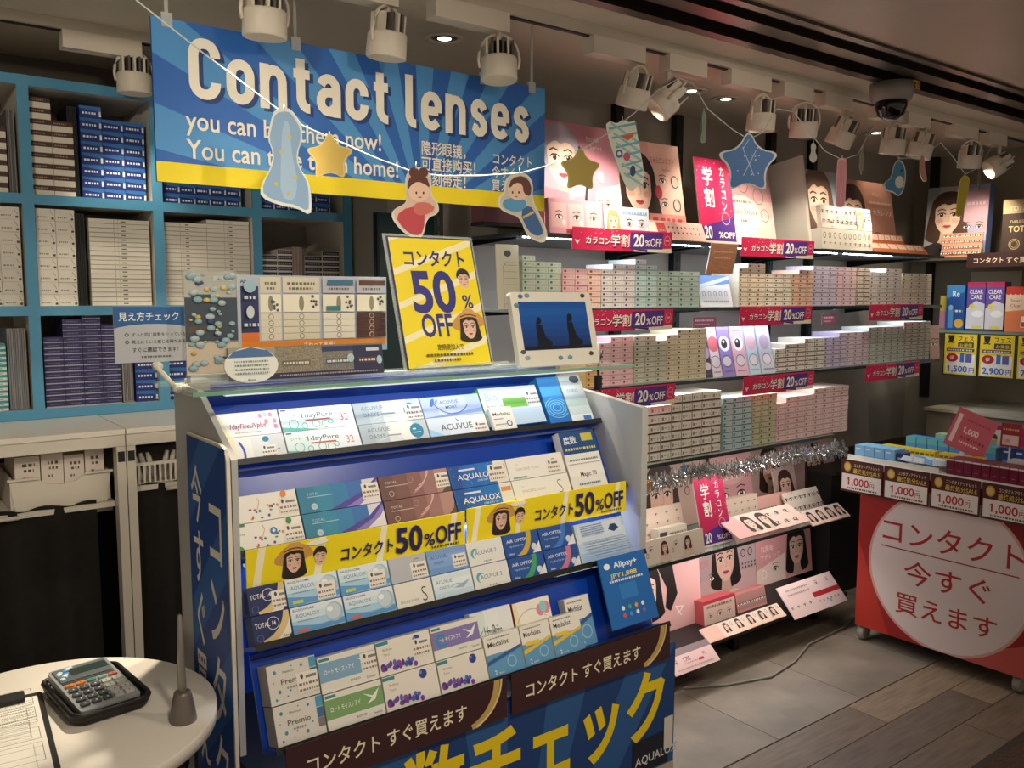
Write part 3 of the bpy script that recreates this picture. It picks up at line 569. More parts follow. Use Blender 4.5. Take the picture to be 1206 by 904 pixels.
for i, (yl, lb) in enumerate(((0, 'white and blue two-pack lens box left of the yellow-marked ones, stand bottom row'), (1, 'left of the two blue two-packs with yellow mark, stand bottom row'), (1, 'right of the two blue two-packs with yellow mark, stand bottom row'))):
    carton(3, E_[4+i], E_[5+i], .076, .024, d_med(yl), lb, 0, '#d8d4c8')
carton(3, E_[7]-.012, E_[8]+.004, .1, .02, d_med(0), 'tallest blue two-pack lens box at the right end, stand bottom row', 0, '#d8d4c8', push=.0255)
# QR-less payment card
c = Canvas(.135, .143).rect(0, 0, 1, 1, '#1668b8').text('Alipay+', .3, .84, .12, '#eef4fa', .014, fit=.5).ell(.16, .88, .06, .045, '#eef4fa').text('JPY1,888', .2, .7, .09, '#f0dc50', .012, fit=.55).rect(.32, .38, .68, .6, '#2a7cc8')
noisebars(c, .15, .85, .64, 8, .03, '#dbe8f4')
for i in range(8): c.ell(.3+.14*(i % 4), .26-.1*(i//4), .032, .032, ('#e8eef4', '#4ab06a', '#e0a040', '#e8eef4', '#d85a5a', '#3fa0d8', '#e8eef4', '#7a6ac0')[i])
t = thing('payment_card', 'bright blue payment card leaning at the right end of the stand bottom row', 'card', FY(1.192, 1.232, .822, 20, 0))
part(MB().box(0, .135, 0, .143, -.003, 0, M('#1668b8', .35)), 'card', t); part(c, 'printed_front', t)
# yellow and maroon banners
def sale_banner(x, y, z, wd, ht, tilt, label):
    t = thing('sale_banner', label, 'banner', FY(x, y, z, tilt), 'yellow half-price banners on the stand')
    part(MB().box(0, wd, 0, ht, -.002, 0, M('#f2dc14', .4)), 'strip', t)
    c = Canvas(wd, ht).rect(0, 0, 1, 1, '#f2dc14')
    for k in (.02, .27, .55, .9): c.poly([(k, 0), (k+.03, 0), (k+.06, 1), (k+.03, 1)], '#f6efcb')
    face(c, .19, .52, .31, long=.6, top=False, hat=True)
    face(c, .3, .5, .22, long=0, top=False); c.ell(.29, .9, .3, .07, '#f4f0e4')
    c.text('コンタクト', .38, .28, .42, '#241f56', .022, fit=.25, shear=.1).text('50', .64, .17, .98, '#241f56', .03, fit=.135).text('%', .782, .22, .5, '#241f56', .015, fit=.055).text('OFF', .84, .22, .72, '#241f56', .02, fit=.135); noisebars(c, .82, .96, .1, 6, .06, '#5a5030')
    part(c, 'printed_front', t)
sale_banner(.482, 1.343, 1.026, .425, .064, 1, 'left yellow half-price banner with woman in straw hat, on the stand second row')
sale_banner(.912, 1.343, 1.028, .422, .066, 1, 'right yellow half-price banner with woman in straw hat, on the stand second row')
def maroon(x, wd, label):
    t = thing('maroon_banner', label, 'banner', FY(x, 1.2085, .736, 2), 'maroon banners along the stand bottom row')
    part(MB().box(0, wd, 0, .075, -.002, 0, M('#35191c', .4)), 'strip', t)
    c = Canvas(wd, .075).rect(0, 0, 1, 1, '#3a1d20'); arc(c, .77, 1.0, 1.0, -75, 10, .17, '#c6a45c'); arc(c, .79, 1.02, 1.02, -75, 10, .05, '#e4d2a0')
    c.text('コンタクト すぐ買えます', .07, .32, .42, '#efe4c4', .012, fit=.72); part(c, 'printed_front', t)
maroon(.487, .42, 'left maroon banner with cream Japanese writing and gold ribbon, stand bottom row')
maroon(.918, .42, 'right maroon banner with cream Japanese writing and gold ribbon, under the blue payment card')
# ================= on the glass top =================
GT = 1.3455
t = thing('poster_stand', 'upright yellow half-price poster in a clear holder on the glass top', 'poster', FY(.87, 1.485, GT, 17))
part(MB().box(-.006, .212, 0, .292, -.006, -.003, glass('#e8f0ee', .25)).box(-.006, .212, 0, .004, -.006, .05, glass('#e8f0ee', .3)), 'clear_holder', t)
part(MB().box(0, .206, .006, .286, -.0025, 0, M('#1d2358', .5)), 'sheet', t)
c = Canvas(.2, .274).rect(0, 0, 1, 1, '#f2dc14')
for k in range(5): c.poly([(-.1, -.1+.26*k), (1.1, .2+.26*k), (1.1, .26+.26*k), (-.1, -.05+.26*k)], '#f5edc0')
c.text('コンタクト', .12, .79, .14, '#241f6a', .022, fit=.76, shear=.05).text('50', .16, .43, .44, '#2a2a80', .03, fit=.54).text('%', .77, .45, .15, '#2a2a80', .016, .95).text('OFF', .22, .235, .245, '#2a2a80', .02, fit=.38)
face(c, .83, .68, .07, long=0, top=False); face(c, .8, .3, .09, long=.45, top=False, hat=True)
c.text('定期便加入で', .36, .13, .05, '#3a3416', .004, fit=.32); noisebars(c, .22, .78, .08, 12, .02, '#6a6020'); noisebars(c, .3, .62, .04, 12, .02, '#6a6020')
part(c, 'printed_front', t, Matrix.Translation((.003, .009, 0)))
# tablet
t = thing('tablet_display', 'white framed tablet screen showing two dark figures on blue, on the glass top', 'tablet', FY(1.134, 1.465, GT, 14))
part(MB().rbox(0, .232, 0, .166, -.014, 0, .008, M('#dcd8ce', .3)), 'bezel', t)
part(MB().box(.07, .16, .018, .1, -.06, -.0145, M('#bdb9b0', .4)), 'prop', t)
c = Canvas(.196, .108); cols = ('#10264e', '#122c5a', '#153464', '#173a6e', '#183f74', '#1a447a', '#193f74'); n = len(cols)
for i, k in enumerate(cols): c.rect(0, i/n, 1, (i+1)/n, M(k, .15, emit=.35))
S_ = M('#0a1526', .3)
for x, s in ((.26, .85), (.72, 1.0)):
    c.ell(x, .3+.36*s, .07*s, .085*s, S_).poly([(x-.06, .1), (x-.05, .28*s+.1), (x-.02, .3+.26*s), (x+.03, .3+.26*s), (x+.07, .25), (x+.16, .16), (x+.14, .08), (x-.1, .06)], S_).line([(x-.03, .3+.33*s), (x-.045, .3+.1*s)], .05, S_)
c.rect(0, 0, 1, .07, S_)
part(c, 'screen', t, Matrix.Translation((.018, .036, 0)))
for x, y, k in ((.12, .94, '#3a78a8'), (.2, .95, '#7a9cb4'), (.06, .82, '#6a8a9c'), (.06, .2, '#4a5866'), (.1, .12, '#8aa4b0'), (.5, .1, '#5a90b0'), (.62, .1, '#6a9cb4'), (.9, .14, '#4a3a36'), (.9, .95, '#5a3028')):
    part(MB().lathe([(.006, .0002), (.005, .0015), (.0005, .0022)], M(k, .15), 12, Matrix.Diagonal((1.2, .85, 1, 1))), 'bead_sticker', t, Matrix.Translation((x*.232, y*.166, 0)))
cb = solo(MB().tube([(1.405, 1.5, 1.37), (1.41, 1.52, 1.33), (1.412, 1.52, 1.29), (1.407, 1.5, 1.26), (1.395, 1.5, 1.2)], .0025, BLACK).box(1.404, 1.418, 1.514, 1.526, 1.275, 1.31, BLACK), 'power_cable', 'black power cable with small box hanging beside the tablet', 'cable')
# comparison board
t = thing('comparison_board', 'wide lens comparison board with table of symbols and orange strip on the glass top', 'board', FY(.565, 1.58, 1.388))
part(MB().box(0, .31, 0, .148, -.004, 0, M('#b9bcc6', .35)), 'board', t)
c = Canvas(.31, .148).rect(0, 0, 1, 1, '#aeb6c4').rect(0, 0, 1, .07, '#8fb4d0').rect(.02, .07, .99, .17, '#d8842c').rect(.02, .28, .13, .86, '#28305e').rect(.02, .17, .13, .28, '#d8752c').text('Alcon', .02, .9, .07, '#28305e', .012)
for x0, x1, k in ((.14, .27, '#d6d0bc'), (.28, .52, '#d2ccb8'), (.54, .76, '#dad6c8'), (.775, .985, '#4a2622')):
    for r in range(4): c.rect(x0, .18+.085*r, x1, .26+.085*r, k).ring((x0+x1)/2, .222+.085*r, .032, .032, .008, '#c8a888' if k == '#4a2622' else '#6a6458', 10)
    c.rect(x0, .535, x1, .76, '#e6e0cc').rect(x0, .78, x1, .98, '#cfc9b6' if x0 < .5 else '#b4b4c0').ell((x0+x1)/2, .645, .035, .1, '#8a8676'); noisebars(c, x0+.03, x1-.03, .88, 6, .035, '#6a6458'); noisebars(c, x0+.04, x1-.04, .82, 6, .03, '#6a6458')
    for q in range(7): c.ell(x1-.04+random.uniform(-.02, .02), .65+random.uniform(-.09, .09), .018, .018, '#4a5258')
c.rect(.57, .88, .75, .95, '#3a6a88').rect(.79, .88, .98, .95, '#5a3a2c').rect(.56, .55, .66, .61, '#2f7a7c').text('さわって実感！', .4, .085, .07, '#f4ead8', .01); noisebars(c, .035, .11, .7, 3, .04, '#c8d0e0'); noisebars(c, .03, .12, .36, 3, .04, '#c8d0e0'); c.ell(.07, .86, .08, .08, '#9ab8c8').ell(.07, .54, .05, .08, '#c8d0d4')
part(c, 'printed_front', t)
t = thing('sample_panel', 'low dark sample panel with mesh swatches standing below the comparison board', 'panel', FY(.53, 1.53, GT, 8))
part(MB().box(0, .31, 0, .06, -.006, 0, M('#8a867c', .5)), 'panel', t)
c = Canvas(.31, .06).rect(0, 0, 1, 1, '#77736a').rect(0, 0, .28, 1, '#9a978e').rect(.28, .18, .58, .95, M('#8c8474', .8, noise=.4, scale=300)).rect(.58, .18, .79, .95, M('#7f7a72', .8, noise=.4, scale=300)).rect(.79, .18, 1, .95, '#23284e').rect(.2, 0, 1, .18, '#2a2440').rect(.58, .78, .79, .95, '#2a3260')
for x0, x1, k in ((.32, .5, '#6a604e'), (.6, .77, '#3a5a7c'), (.82, .95, '#5a3430')): c.rect(x0, .38, x1, .55, k); noisebars(c, x0+.01, x1-.01, .43, 5, .07, '#d8d4c8')
c.ell(.77, .55, .12, .14, '#a8c4cc').ell(.97, .45, .1, .14, '#a8c4cc').rect(.88, .75, .97, .85, '#c8ccd8'); noisebars(c, .3, .95, .07, 20, .05, '#a09ab0')
part(c, 'printed_front', t)
t = thing('oval_tag', 'white oval info tag in front of the comparison board', 'tag', FY(.5, 1.475, GT+.001, 6))
c = Canvas(.1, .062, .0025); c.ell(.5, .5, .78, .5, '#e2e2dc').poly([(.08, .72), (.2, .9), (.5, 1), (.8, .9), (.92, .72)], '#4a6c9c')
for k in range(4): noisebars(c, .2, .8, .58-.11*k, 8, .05, '#7a8a8c')
c.text('Alcon', .4, .06, .1, '#28305e', .01)
part(MB().prism([(.05+.048*math.cos(2*math.pi*i/28), .031+.031*math.sin(2*math.pi*i/28)) for i in range(28)], 0, .002, M('#dcdcd6', .4)), 'tag', t); part(c, 'printed_front', t)
# clear sheet with blister drops
t = thing('drop_sample_sheet', 'clear upright sheet covered with raised water drop shapes, left on the glass top', 'sample sheet', FY(.46, 1.545, 1.36))
SHEET = M('#b9bcb8', .15, alpha=.45)
part(MB().box(0, .092, 0, .182, -.003, 0, SHEET), 'sheet', t)
c = Canvas(.092, .182).rect(0, .32, 1, .74, '#3c4654').rect(0, 0, 1, .3, '#c9bba8').rect(.12, .72, .5, .77, '#2f4a58').rect(.05, .4, .4, .46, '#5a4a3e').rect(.55, .9, .9, .95, '#b8bcbc')
part(c, 'printed_front', t)
m = MB(); random.seed(11)
for k in range(64):
    x, y, r_ = random.uniform(.008, .084), random.uniform(.008, .174), random.uniform(.0025, .008)
    m.lathe([(r_, .0022), (r_*.8, .0022+r_*.28), (.0005, .0022+r_*.4)], (M('#a9bcc2', .12), M('#3c4a74', .2), M('#8fb0b8', .1), M('#c8b26a', .2))[k % 4 if r_ < .006 else 2*(k % 2)], 12, Matrix.Translation((x, y, 0)) @ Matrix.Diagonal((1.15, .8, 1, 1)))
part(m, 'drops', t)
part(MB().box(.003, .088, -.0145, -.001, -.015, .01, M('#c8d0cc', .1, alpha=.6)), 'foot', t)
# check sign on an arm
t = thing('clip_sign', 'grey and blue eye check sign held by a white clip arm left of the stand', 'sign', FY(.352, 1.58, 1.383))
part(MB().box(0, .125, 0, .096, -.003, 0, M('#b9bcc0', .4)), 'board', t)
c = Canvas(.125, .096).rect(0, 0, 1, 1, '#b0b4ba').rect(0, .62, 1, 1, '#235a94').ell(.5, .54, .75, .15, '#b0b4ba').text('見え方チェック', .06, .76, .17, '#e8ecf0', .008, fit=.8)
for k, s_ in enumerate(('ずっと同じ度数を使っている', '見えにくいと感じる時がある')): c.ring(.16, .5-.13*k, .035, .035, .012, '#3a3a40', 4).text(s_, .22, .47-.13*k, .075, '#2c2c34', .006, fit=.72)
c.text('すぐに確認できます！', .22, .19, .095, '#2c2c34', .006, fit=.62); noisebars(c, .34, .75, .08, 10, .035, '#6a6a70')
part(c, 'printed_front', t)
WH = M('#d8d2c4', .4)
part(MB().tube([(.068, .0, .004), (.068, -.012, .006), (.1, -.05, .0), (.13, -.046, -.02)], .0045, WH, 8).lathe([(.008, -.006), (.008, .008)], WH, 12, Matrix.Translation((.068, -.008, .0)))
     .lathe([(.007, -.006), (.007, .006)], WH, 12, Matrix.Translation((.1, -.05, 0))).box(.125, .16, -.056, -.036, -.04, -.005, WH), 'clip_arm', t)
# ================= round table =================
TZ = .85; TC = (.194, 1.432); TR = .25
t = thing('round_table', 'small round white table with grey edge at the lower left', 'table', Matrix.Translation((TC[0], TC[1], 0)))
part(MB().lathe([(TR-.004, TZ-.022), (TR, TZ-.02), (TR, TZ-.002), (TR-.002, TZ)], M('#e3ddd2', .3, noise=.03, scale=4), 64), 'tabletop', t)
part(MB().lathe([(.03, .02), (.025, .05), (.025, TZ-.022)], M('#2a2826', .4, .6), 20), 'column', t)
part(MB().lathe([(.17, 0), (.17, .012), (.05, .022)], M('#2a2826', .4, .6), 32), 'base', t)
part(MB().tube([(.2*math.cos(2*math.pi*i/24), .2*math.sin(2*math.pi*i/24), TZ-.1) for i in range(24)], .006, BLACK, 6, closed=True).box(-.2, .2, -.006, .006, TZ-.105, TZ-.095, BLACK).box(-.006, .006, -.2, .2, TZ-.105, TZ-.095, BLACK), 'under_ring', t)
# tray with calculator
CR = Matrix.Translation((.277, 1.475, TZ)) @ Matrix.Rotation(R(6), 4, 'Z') @ Matrix.Scale(.87, 4)
t = thing('coin_tray', 'black plastic money tray on the round table, under the calculator', 'tray', CR)
TB = M('#15120f', .45)
m = MB(); m.rbox(-.062, .062, -.095, .095, .004, .009, .018, TB); part(m, 'tray_floor', t)
m = MB()
for z, g, r_ in ((.006, 0, .005), (.013, .003, .0055), (.021, .006, .005)): m.tube([(x, y, z) for x, y in rrect(-.06-g, -.093-g, .06+g, .093+g, .02, 5)], r_, TB, 8, closed=True)
part(m, 'rim', t)
CM = CR @ Matrix.Translation((-.005, -.006, .0275)) @ Matrix.Rotation(R(5), 4, 'X') @ Matrix.Rotation(R(2), 4, 'Z')
t = thing('calculator', 'grey desk calculator lying in the black tray', 'calculator', CM)
GREY = M('#8e9394', .4)
part(MB().rbox(-.052, .052, -.088, .088, -.008, .008, .008, GREY), 'body', t)
part(MB().box(-.046, .046, .028, .08, .008, .0105, M('#5c6366', .3)), 'display_bezel', t)
c = Canvas(.066, .026).rect(0, 0, 1, 1, M('#2c3a36', .15)); part(c, 'display', t, Matrix.Translation((-.022, .045, .0105)))
m = MB()
for k in range(10): m.lathe([(.006, .0), (.004, .002), (.0005, .003)], M(('#bcd4dc', '#5a90c0', '#e0e8e8')[k % 3], .1), 10, Matrix.Translation((-.04+.003*(k % 5)*(1 if k < 7 else 2), .04+.0042*k, .0105)))
part(m, 'bead_stickers', t)
part(MB().box(-.046, .046, .02, .026, .008, .0084, DARK), 'brand_strip', t)
for r_ in range(5):
    for q in range(5):
        col = '#d07a2c' if (r_ == 0 and q < 2) else '#4f8a78' if (r_ == 0 and q == 2) else '#b4b4ae' if q > 2 else '#3a3d40'
        if r_ == 0 and q > 2: col = '#7aa294' if q == 3 else '#b0604c'
        k = part(MB().rbox(-.0075, .0075, -.006 if r_ else -.004, .006 if r_ else .004, 0, .004, .002, M(col, .4)), 'key', t, Matrix.Translation((-.038+.019*q, .01-.0195*r_, .008)))
        c = Canvas(.006, .006); c.rect(.3, .2, .7, .8, '#d8d8d0' if col == '#3a3d40' else '#5a3a34'); part(c, 'key_mark', k, Matrix.Translation((-.003, -.003, .0039)))
# pen holder
t = thing('pen_stand', 'grey conical pen stand with a tapering pen upright on the round table', 'pen stand', Matrix.Translation((.368, 1.318, TZ)))
PG = M('#6d665f', .35, .3)
part(MB().lathe([(.0195, 0), (.02, .003), (.0175, .02), (.0135, .042), (.0125, .046), (.008, .047)], PG, 28), 'base', t)
part(MB().lathe([(.0062, .035), (.0062, .06), (.0048, .12), (.0036, .165), (.002, .168)], M('#8a847c', .3, .4), 16), 'pen', t)
# clipboard
t = thing('clipboard', 'black clipboard with a printed form at the left edge of the round table', 'clipboard', Matrix.Translation((.1, 1.405, TZ+.001)) @ Matrix.Rotation(R(-4), 4, 'Z'))
part(MB().rbox(-.11, .1, -.15, .15, 0, .004, .006, TB), 'board', t)
part(MB().box(-.1, .092, -.145, .135, .004, .0048, M('#e4e0d6', .6)), 'paper', t)
c = Canvas(.192, .28)
for k in range(9): noisebars(c, .3, .95, .93-.05*k, 8, .008, '#6a665e')
for y0, y1 in ((.74, .96), (.5, .7), (.3, .44), (.06, .26)): c.line([(.06, y0), (.95, y0), (.95, y1), (.06, y1)], .003, '#4a4640', True)
for k in range(6): c.line([(.06, .12+.09*k), (.95, .12+.09*k)], .0025, '#8a867e')
part(c, 'printed_form', t, Matrix.Translation((-.1, -.145, .0048)))
part(MB().rbox(-.05, .075, .118, .15, .004, .012, .004, BLACK), 'clip', t)
# ================= stacked small boxes (shared meshes) =================
_S = {}
def box_mesh(key, wd, h, dep, side, draw):
    k = (key, round(wd, 4), h, dep)
    if k not in _S:
        c = Canvas(wd, h, .0002); c.box(0, wd, 0, h, -dep, 0, M(side, .45)); draw(c); _S[k] = c.mesh(key)
    return _S[k]
ORD = 'first second third fourth fifth sixth seventh eighth ninth tenth eleventh twelfth thirteenth fourteenth fifteenth sixteenth seventeenth eighteenth nineteenth twentieth'.split()
def where_in(i, n, j, r_):
    v_ = 'lowest' if j == 0 else 'topmost' if j == r_-1 else ORD[j]+' from bottom'
    return (', '+v_) if n == 1 else ', '+ORD[i]+' column, '+v_
def stack(name, label, group, x0, x1, rows, z, h, dep, Y, side, draw, frame=None, jit=.0012):
    n = len(rows); wd = (x1-x0)/n-.0012
    me = box_mesh(name, wd, h-.0006, dep, side, draw)
    for i, r_ in enumerate(rows):
        for j in range(r_):
            j_ = random.uniform(-jit, jit)
            solo(me, name, label+where_in(i, n, j, r_), 'lens box', FY(x0+i*(x1-x0)/n, Y+j_, z+.0004+j*h) if frame is None else frame(i*(x1-x0)/n, j*h), group)
# ================= blue cubby shelf =================
CB = M('#4f97bf', .45); CWHITE = M('#d9d4ca', .55)
VX = [-.278, .075, .428, .804, 1.137, 1.486]; ZR = [1.132, 1.45, 1.787, 2.135]; CY = 3.0
t = thing('cubby_shelf', 'blue-edged white cubby shelf packed with lens boxes at the far left', 'shelf', Matrix.Translation((.6, CY, 1.116)))
T_ = Matrix.Translation((-.6, -CY, -1.116))
for x in VX:
    v_ = part(MB().box(x+.004, x+.026, CY+.006, CY+.35, 1.116, 2.15, CWHITE), 'vertical_panel', t, T_)
    part(MB().box(x, x+.032, CY, CY+.006, 1.116, 2.15, CB), 'blue_edge', v_)
for z in ZR:
    for i in range(5):
        v_ = part(MB().box(VX[i]+.026, VX[i+1]+.004, CY+.008, CY+.35, z-.012, z+.012, CWHITE), 'shelf_board', t, T_)
        part(MB().box(VX[i]+.032, VX[i+1], CY, CY+.0075, z-.016, z+.014, CB), 'blue_edge', v_)
part(MB().box(VX[0], 1.512, CY+.35, CY+.36, 1.116, 2.15, M('#8f887d', .6)), 'back_panel', t, T_)
def dr_brown(c): c.rect(0, 0, 1, .55, '#e2dccf').rect(0, .55, 1, 1, '#4a2f28'); noisebars(c, .1, .7, .7, 5, .12, '#a88c74')
def dr_blue(c): c.rect(0, 0, 1, 1, '#162f7c').poly([(0, .75), (1, .6), (1, 1), (0, 1)], '#2f6cb4').rect(.9, .15, 1, .6, '#dfe8f0'); noisebars(c, .12, .75, .3, 5, .18, '#e4ecf4')
def dr_s(c): c.rect(0, 0, 1, 1, '#e6e1d6').line([(.75, .85), (.92, .45)], .04, '#8a857c').rect(.82, .12, .95, .3, '#4a4642'); noisebars(c, .12, .6, .25, 5, .12, '#8a857c')
def dr_thin(c): c.rect(0, 0, 1, 1, '#e6e2d6').rect(0, 0, 1, .09, '#8f887a').rect(.52, .4, .6, .65, '#6a645a').rect(.4, .2, .41, .9, '#b0a898').rect(.47, .2, .475, .9, '#b0a898')
def dr_navy(c): c.rect(0, 0, 1, 1, '#2b2a5c').rect(0, 0, 1, .16, '#b9b6c8'); noisebars(c, .2, .85, .45, 5, .2, '#6a6a9c')
def dr_dark(c): c.rect(0, 0, 1, 1, '#dcdad4').rect(.02, .2, .98, .9, '#2c2a3a'); noisebars(c, .1, .9, .4, 5, .22, '#9a98a8')
def dr_teal(c): c.rect(0, 0, 1, 1, '#e4e4dc').rect(0, .5, 1, 1, '#2f9aa4').rect(.1, .15, .5, .35, '#9ab4b4')
BX = lambda i: VX[i]+.036
bY = CY+.035
zz = [z+.0125 for z in ZR]
def ax(px, y=300, Y=bY): return at(px, y, Y=Y).x
G = 'boxes in the blue cubby shelf'
stack('brown_lens_box', 'brown and white lens box in the leftmost top cubby', 'brown boxes in the leftmost top cubby', .33, .4, [6], zz[2], .033, .12, bY, '#e2dccf', dr_brown)
stack('brown_lens_box', 'brown and white lens box left of the dark blue ones', 'brown boxes in the second top cubby', ax(36, 170), ax(87, 170), [9, 7], zz[2], .033, .12, bY, '#e2dccf', dr_brown)
stack('blue_lens_box', 'dark blue lens box right of the brown ones', 'blue boxes in the second top cubby', ax(96, 190), ax(171, 190), [8, 7, 7], zz[2], .036, .12, bY, '#1b3f9a', dr_blue)
stack('blue_lens_box', 'dark blue lens box below the sign left half', 'blue boxes below the hanging sign', .85, 1.11, [6]*5, zz[2], .036, .12, bY, '#1b3f9a', dr_blue)
stack('blue_lens_box', 'dark blue lens box in the rightmost top cubby', 'blue boxes in the right top cubby', 1.18, 1.45, [5]*5, zz[2], .036, .12, bY, '#1b3f9a', dr_blue)
stack('white_lens_box', 'white lens box in the leftmost middle cubby', 'white boxes in the leftmost middle cubby', ax(-20, 300)-.01, .424, [7, 8], zz[1], .0375, .12, bY, '#e0dacd', dr_s)
stack('white_lens_box', 'white lens box left of the black divider', 'white boxes beside the black divider', ax(44, 300), ax(90, 300), [8, 8], zz[1], .0375, .12, bY, '#e0dacd', dr_s)
stack('flat_white_lens_box', 'flat white lens box right of the black divider', 'flat white boxes beside the black divider', ax(107, 320), ax(178, 320), [19], zz[1], .0146, .14, bY, '#e0dacd', dr_thin)
stack('flat_white_lens_box', 'flat white lens box above the eye check sign', 'flat white boxes above the eye check sign', max(ax(187, 320), .838), 1.136, [19, 20], zz[1], .0146, .14, bY, '#e0dacd', dr_thin)
stack('black_white_lens_box', 'black and white lens box left of pinkish divider', 'black and white boxes left of pink divider', ax(309, 320), ax(345, 320), [9, 10], zz[1], .02, .14, bY, '#d8d4cc', dr_dark)
stack('black_white_lens_box', 'black and white lens box right of pinkish divider', 'black and white boxes right of pink divider', ax(359, 320), ax(400, 320), [9, 10], zz[1], .02, .14, bY, '#d8d4cc', dr_dark)
stack('teal_lens_box', 'teal white lens box in the lower left cubby', 'teal and white boxes in the lower left cubby', ax(-14, 450), .368, [12, 13], zz[0], .0158, .12, bY, '#dcdcd4', dr_teal)
stack('navy_lens_box', 'navy lens box left of the eye check sign', 'navy boxes in the lower cubby', max(ax(53, 440), .464), ax(143, 440), [12, 15, 16, 14], zz[0], .0185, .12, bY, '#2b2a5c', dr_navy)
stack('blue_lens_box', 'dark blue lens box just under the eye check sign', 'blue boxes under the eye check sign', ax(160, 450), ax(186, 450), [7], zz[0], .036, .12, bY, '#1b3f9a', dr_blue)
stack('blue_lens_box', 'dark blue lens box behind the white clip arm', 'blue boxes behind the clip arm', ax(196, 450), ax(250, 450), [7, 7], zz[0], .036, .12, bY, '#1b3f9a', dr_blue)
def divider(x0, x1, z, h, col, label, lean=0):
    t = thing('folder_divider', label, 'divider', FY(x0, bY+.005, z+.001) @ Matrix.Rotation(R(lean), 4, 'Z'))
    n = max(1, round((x1-x0)/.006))
    part(MB().box(0, x1-x0, 0, .004, -.16, 0, col[0]), 'spine_base', t)
    for k in range(n): part(MB().box(k*(x1-x0)/n, (k+.8)*(x1-x0)/n, .004, h, -.16, 0, col[k % len(col)]), 'folder', t)
divider(ax(88, 300), ax(102, 300), zz[1], .29, ('#0e0e10', '#17171a'), 'black divider between the white boxes in the middle cubby')
divider(ax(82, 200), ax(94, 200), zz[2], .28, ('#0e0e10', '#17171a'), 'black divider between brown and blue boxes in the top cubby')
divider(ax(346, 320), ax(357, 320), zz[1], .21, ('#b49a90', '#c8b8ac'), 'pinkish divider between the black and white boxes')
divider(.403, .425, zz[2], .25, ('#5a5a5e', '#7a7a7c'), 'grey folders beside the brown boxes in the leftmost top cubby')
divider(.372, .424, zz[0], .25, ('#6f7f90', '#8a8688', '#9a948c'), 'grey folders in the lower left cubby')
divider(ax(145, 450), ax(158, 450), zz[0], .17, ('#8a8a86', '#6f6f70'), 'grey folders beside the navy boxes in the lower cubby')
# ================= counter with bins and curtain =================
CP = M('#cfc9bd', .4); DK = M('#120d0a', .9, noise=.3, scale=40)
t = thing('counter_cabinet', 'white counter cabinet with open bins and dark curtain below the cubby shelf', 'cabinet', Matrix.Translation((.3, 2.65, 0)))
T_ = Matrix.Translation((-.3, -2.65, 0))
part(MB().box(-.5, .606, 2.64, 3.4, 1.1, 1.115, M('#ded8cc', .25)).box(.609, 1.5, 2.64, 3.4, 1.1, 1.115, M('#ded8cc', .25)), 'worktop', t, T_)
part(MB().box(-.5, .606, 2.645, 2.66, 1.065, 1.099, CP).box(.609, 1.5, 2.645, 2.66, 1.065, 1.099, CP), 'front_rail', t, T_)
for x in (-.5, .582, .609, 1.47):
    p_ = part(MB().box(x, x+.024, 2.645, 2.69, 0, 1.064, CP), 'post', t, T_)
    part(MB().box(x+.003, x+.021, 2.643, 2.645, 1.02, 1.05, BLACK), 'post_slot', p_)
part(MB().box(-.47, .58, 2.68, 3.38, .885, .9, CP).box(.635, 1.47, 2.68, 3.38, .92, .935, CP), 'shelf_board', t, T_)
part(MB().box(-.5, 1.5, 3.38, 3.4, 0, 1.1, DARK), 'back_panel', t, T_)
for x0, x1, z in ((-.475, .58, .872), (.635, 1.47, .885)):
    part(MB().tube([(x0, 2.72, z), (x1, 2.72, z)], .007, CP, 8), 'curtain_rod', t, T_)
def curtain(x0, x1, z, label):
    t = thing('curtain', label, 'curtain', Matrix.Translation(((x0+x1)/2, 2.66, 0)))
    n = 60; vs_ = []; fs = []
    for i in range(n+1):
        x = x0+(x1-x0)*i/n-(x0+x1)/2; f_ = math.sin(i*.9)*.016
        for zt, k in ((z+.012*abs(math.sin(i*.45)), .4), (z-.2, .8), (.3, 1), (.02, 1.1)): vs_.append((x, .025+f_*k, zt))
    for i in range(n):
        for j in range(3): fs.append((i*4+j, i*4+4+j, i*4+5+j, i*4+1+j))
    part(MB().add(vs_, fs, DK, None, True), 'cloth', t)
    for k in range(int((x1-x0)/.3)): part(MB().tube([(x0-(x0+x1)/2+.08+.3*k, 0, z-.008), (x0-(x0+x1)/2+.19+.3*k, 0, z-.007)], .006, M('#cfc8b8', .4), 8), 'rod_glimpse', t)
curtain(-.46, .53, .9, 'dark brown curtain on a rod under the left cabinet')
curtain(.64, 1.45, .93, 'dark brown curtain under the right cabinet behind the blue side board')
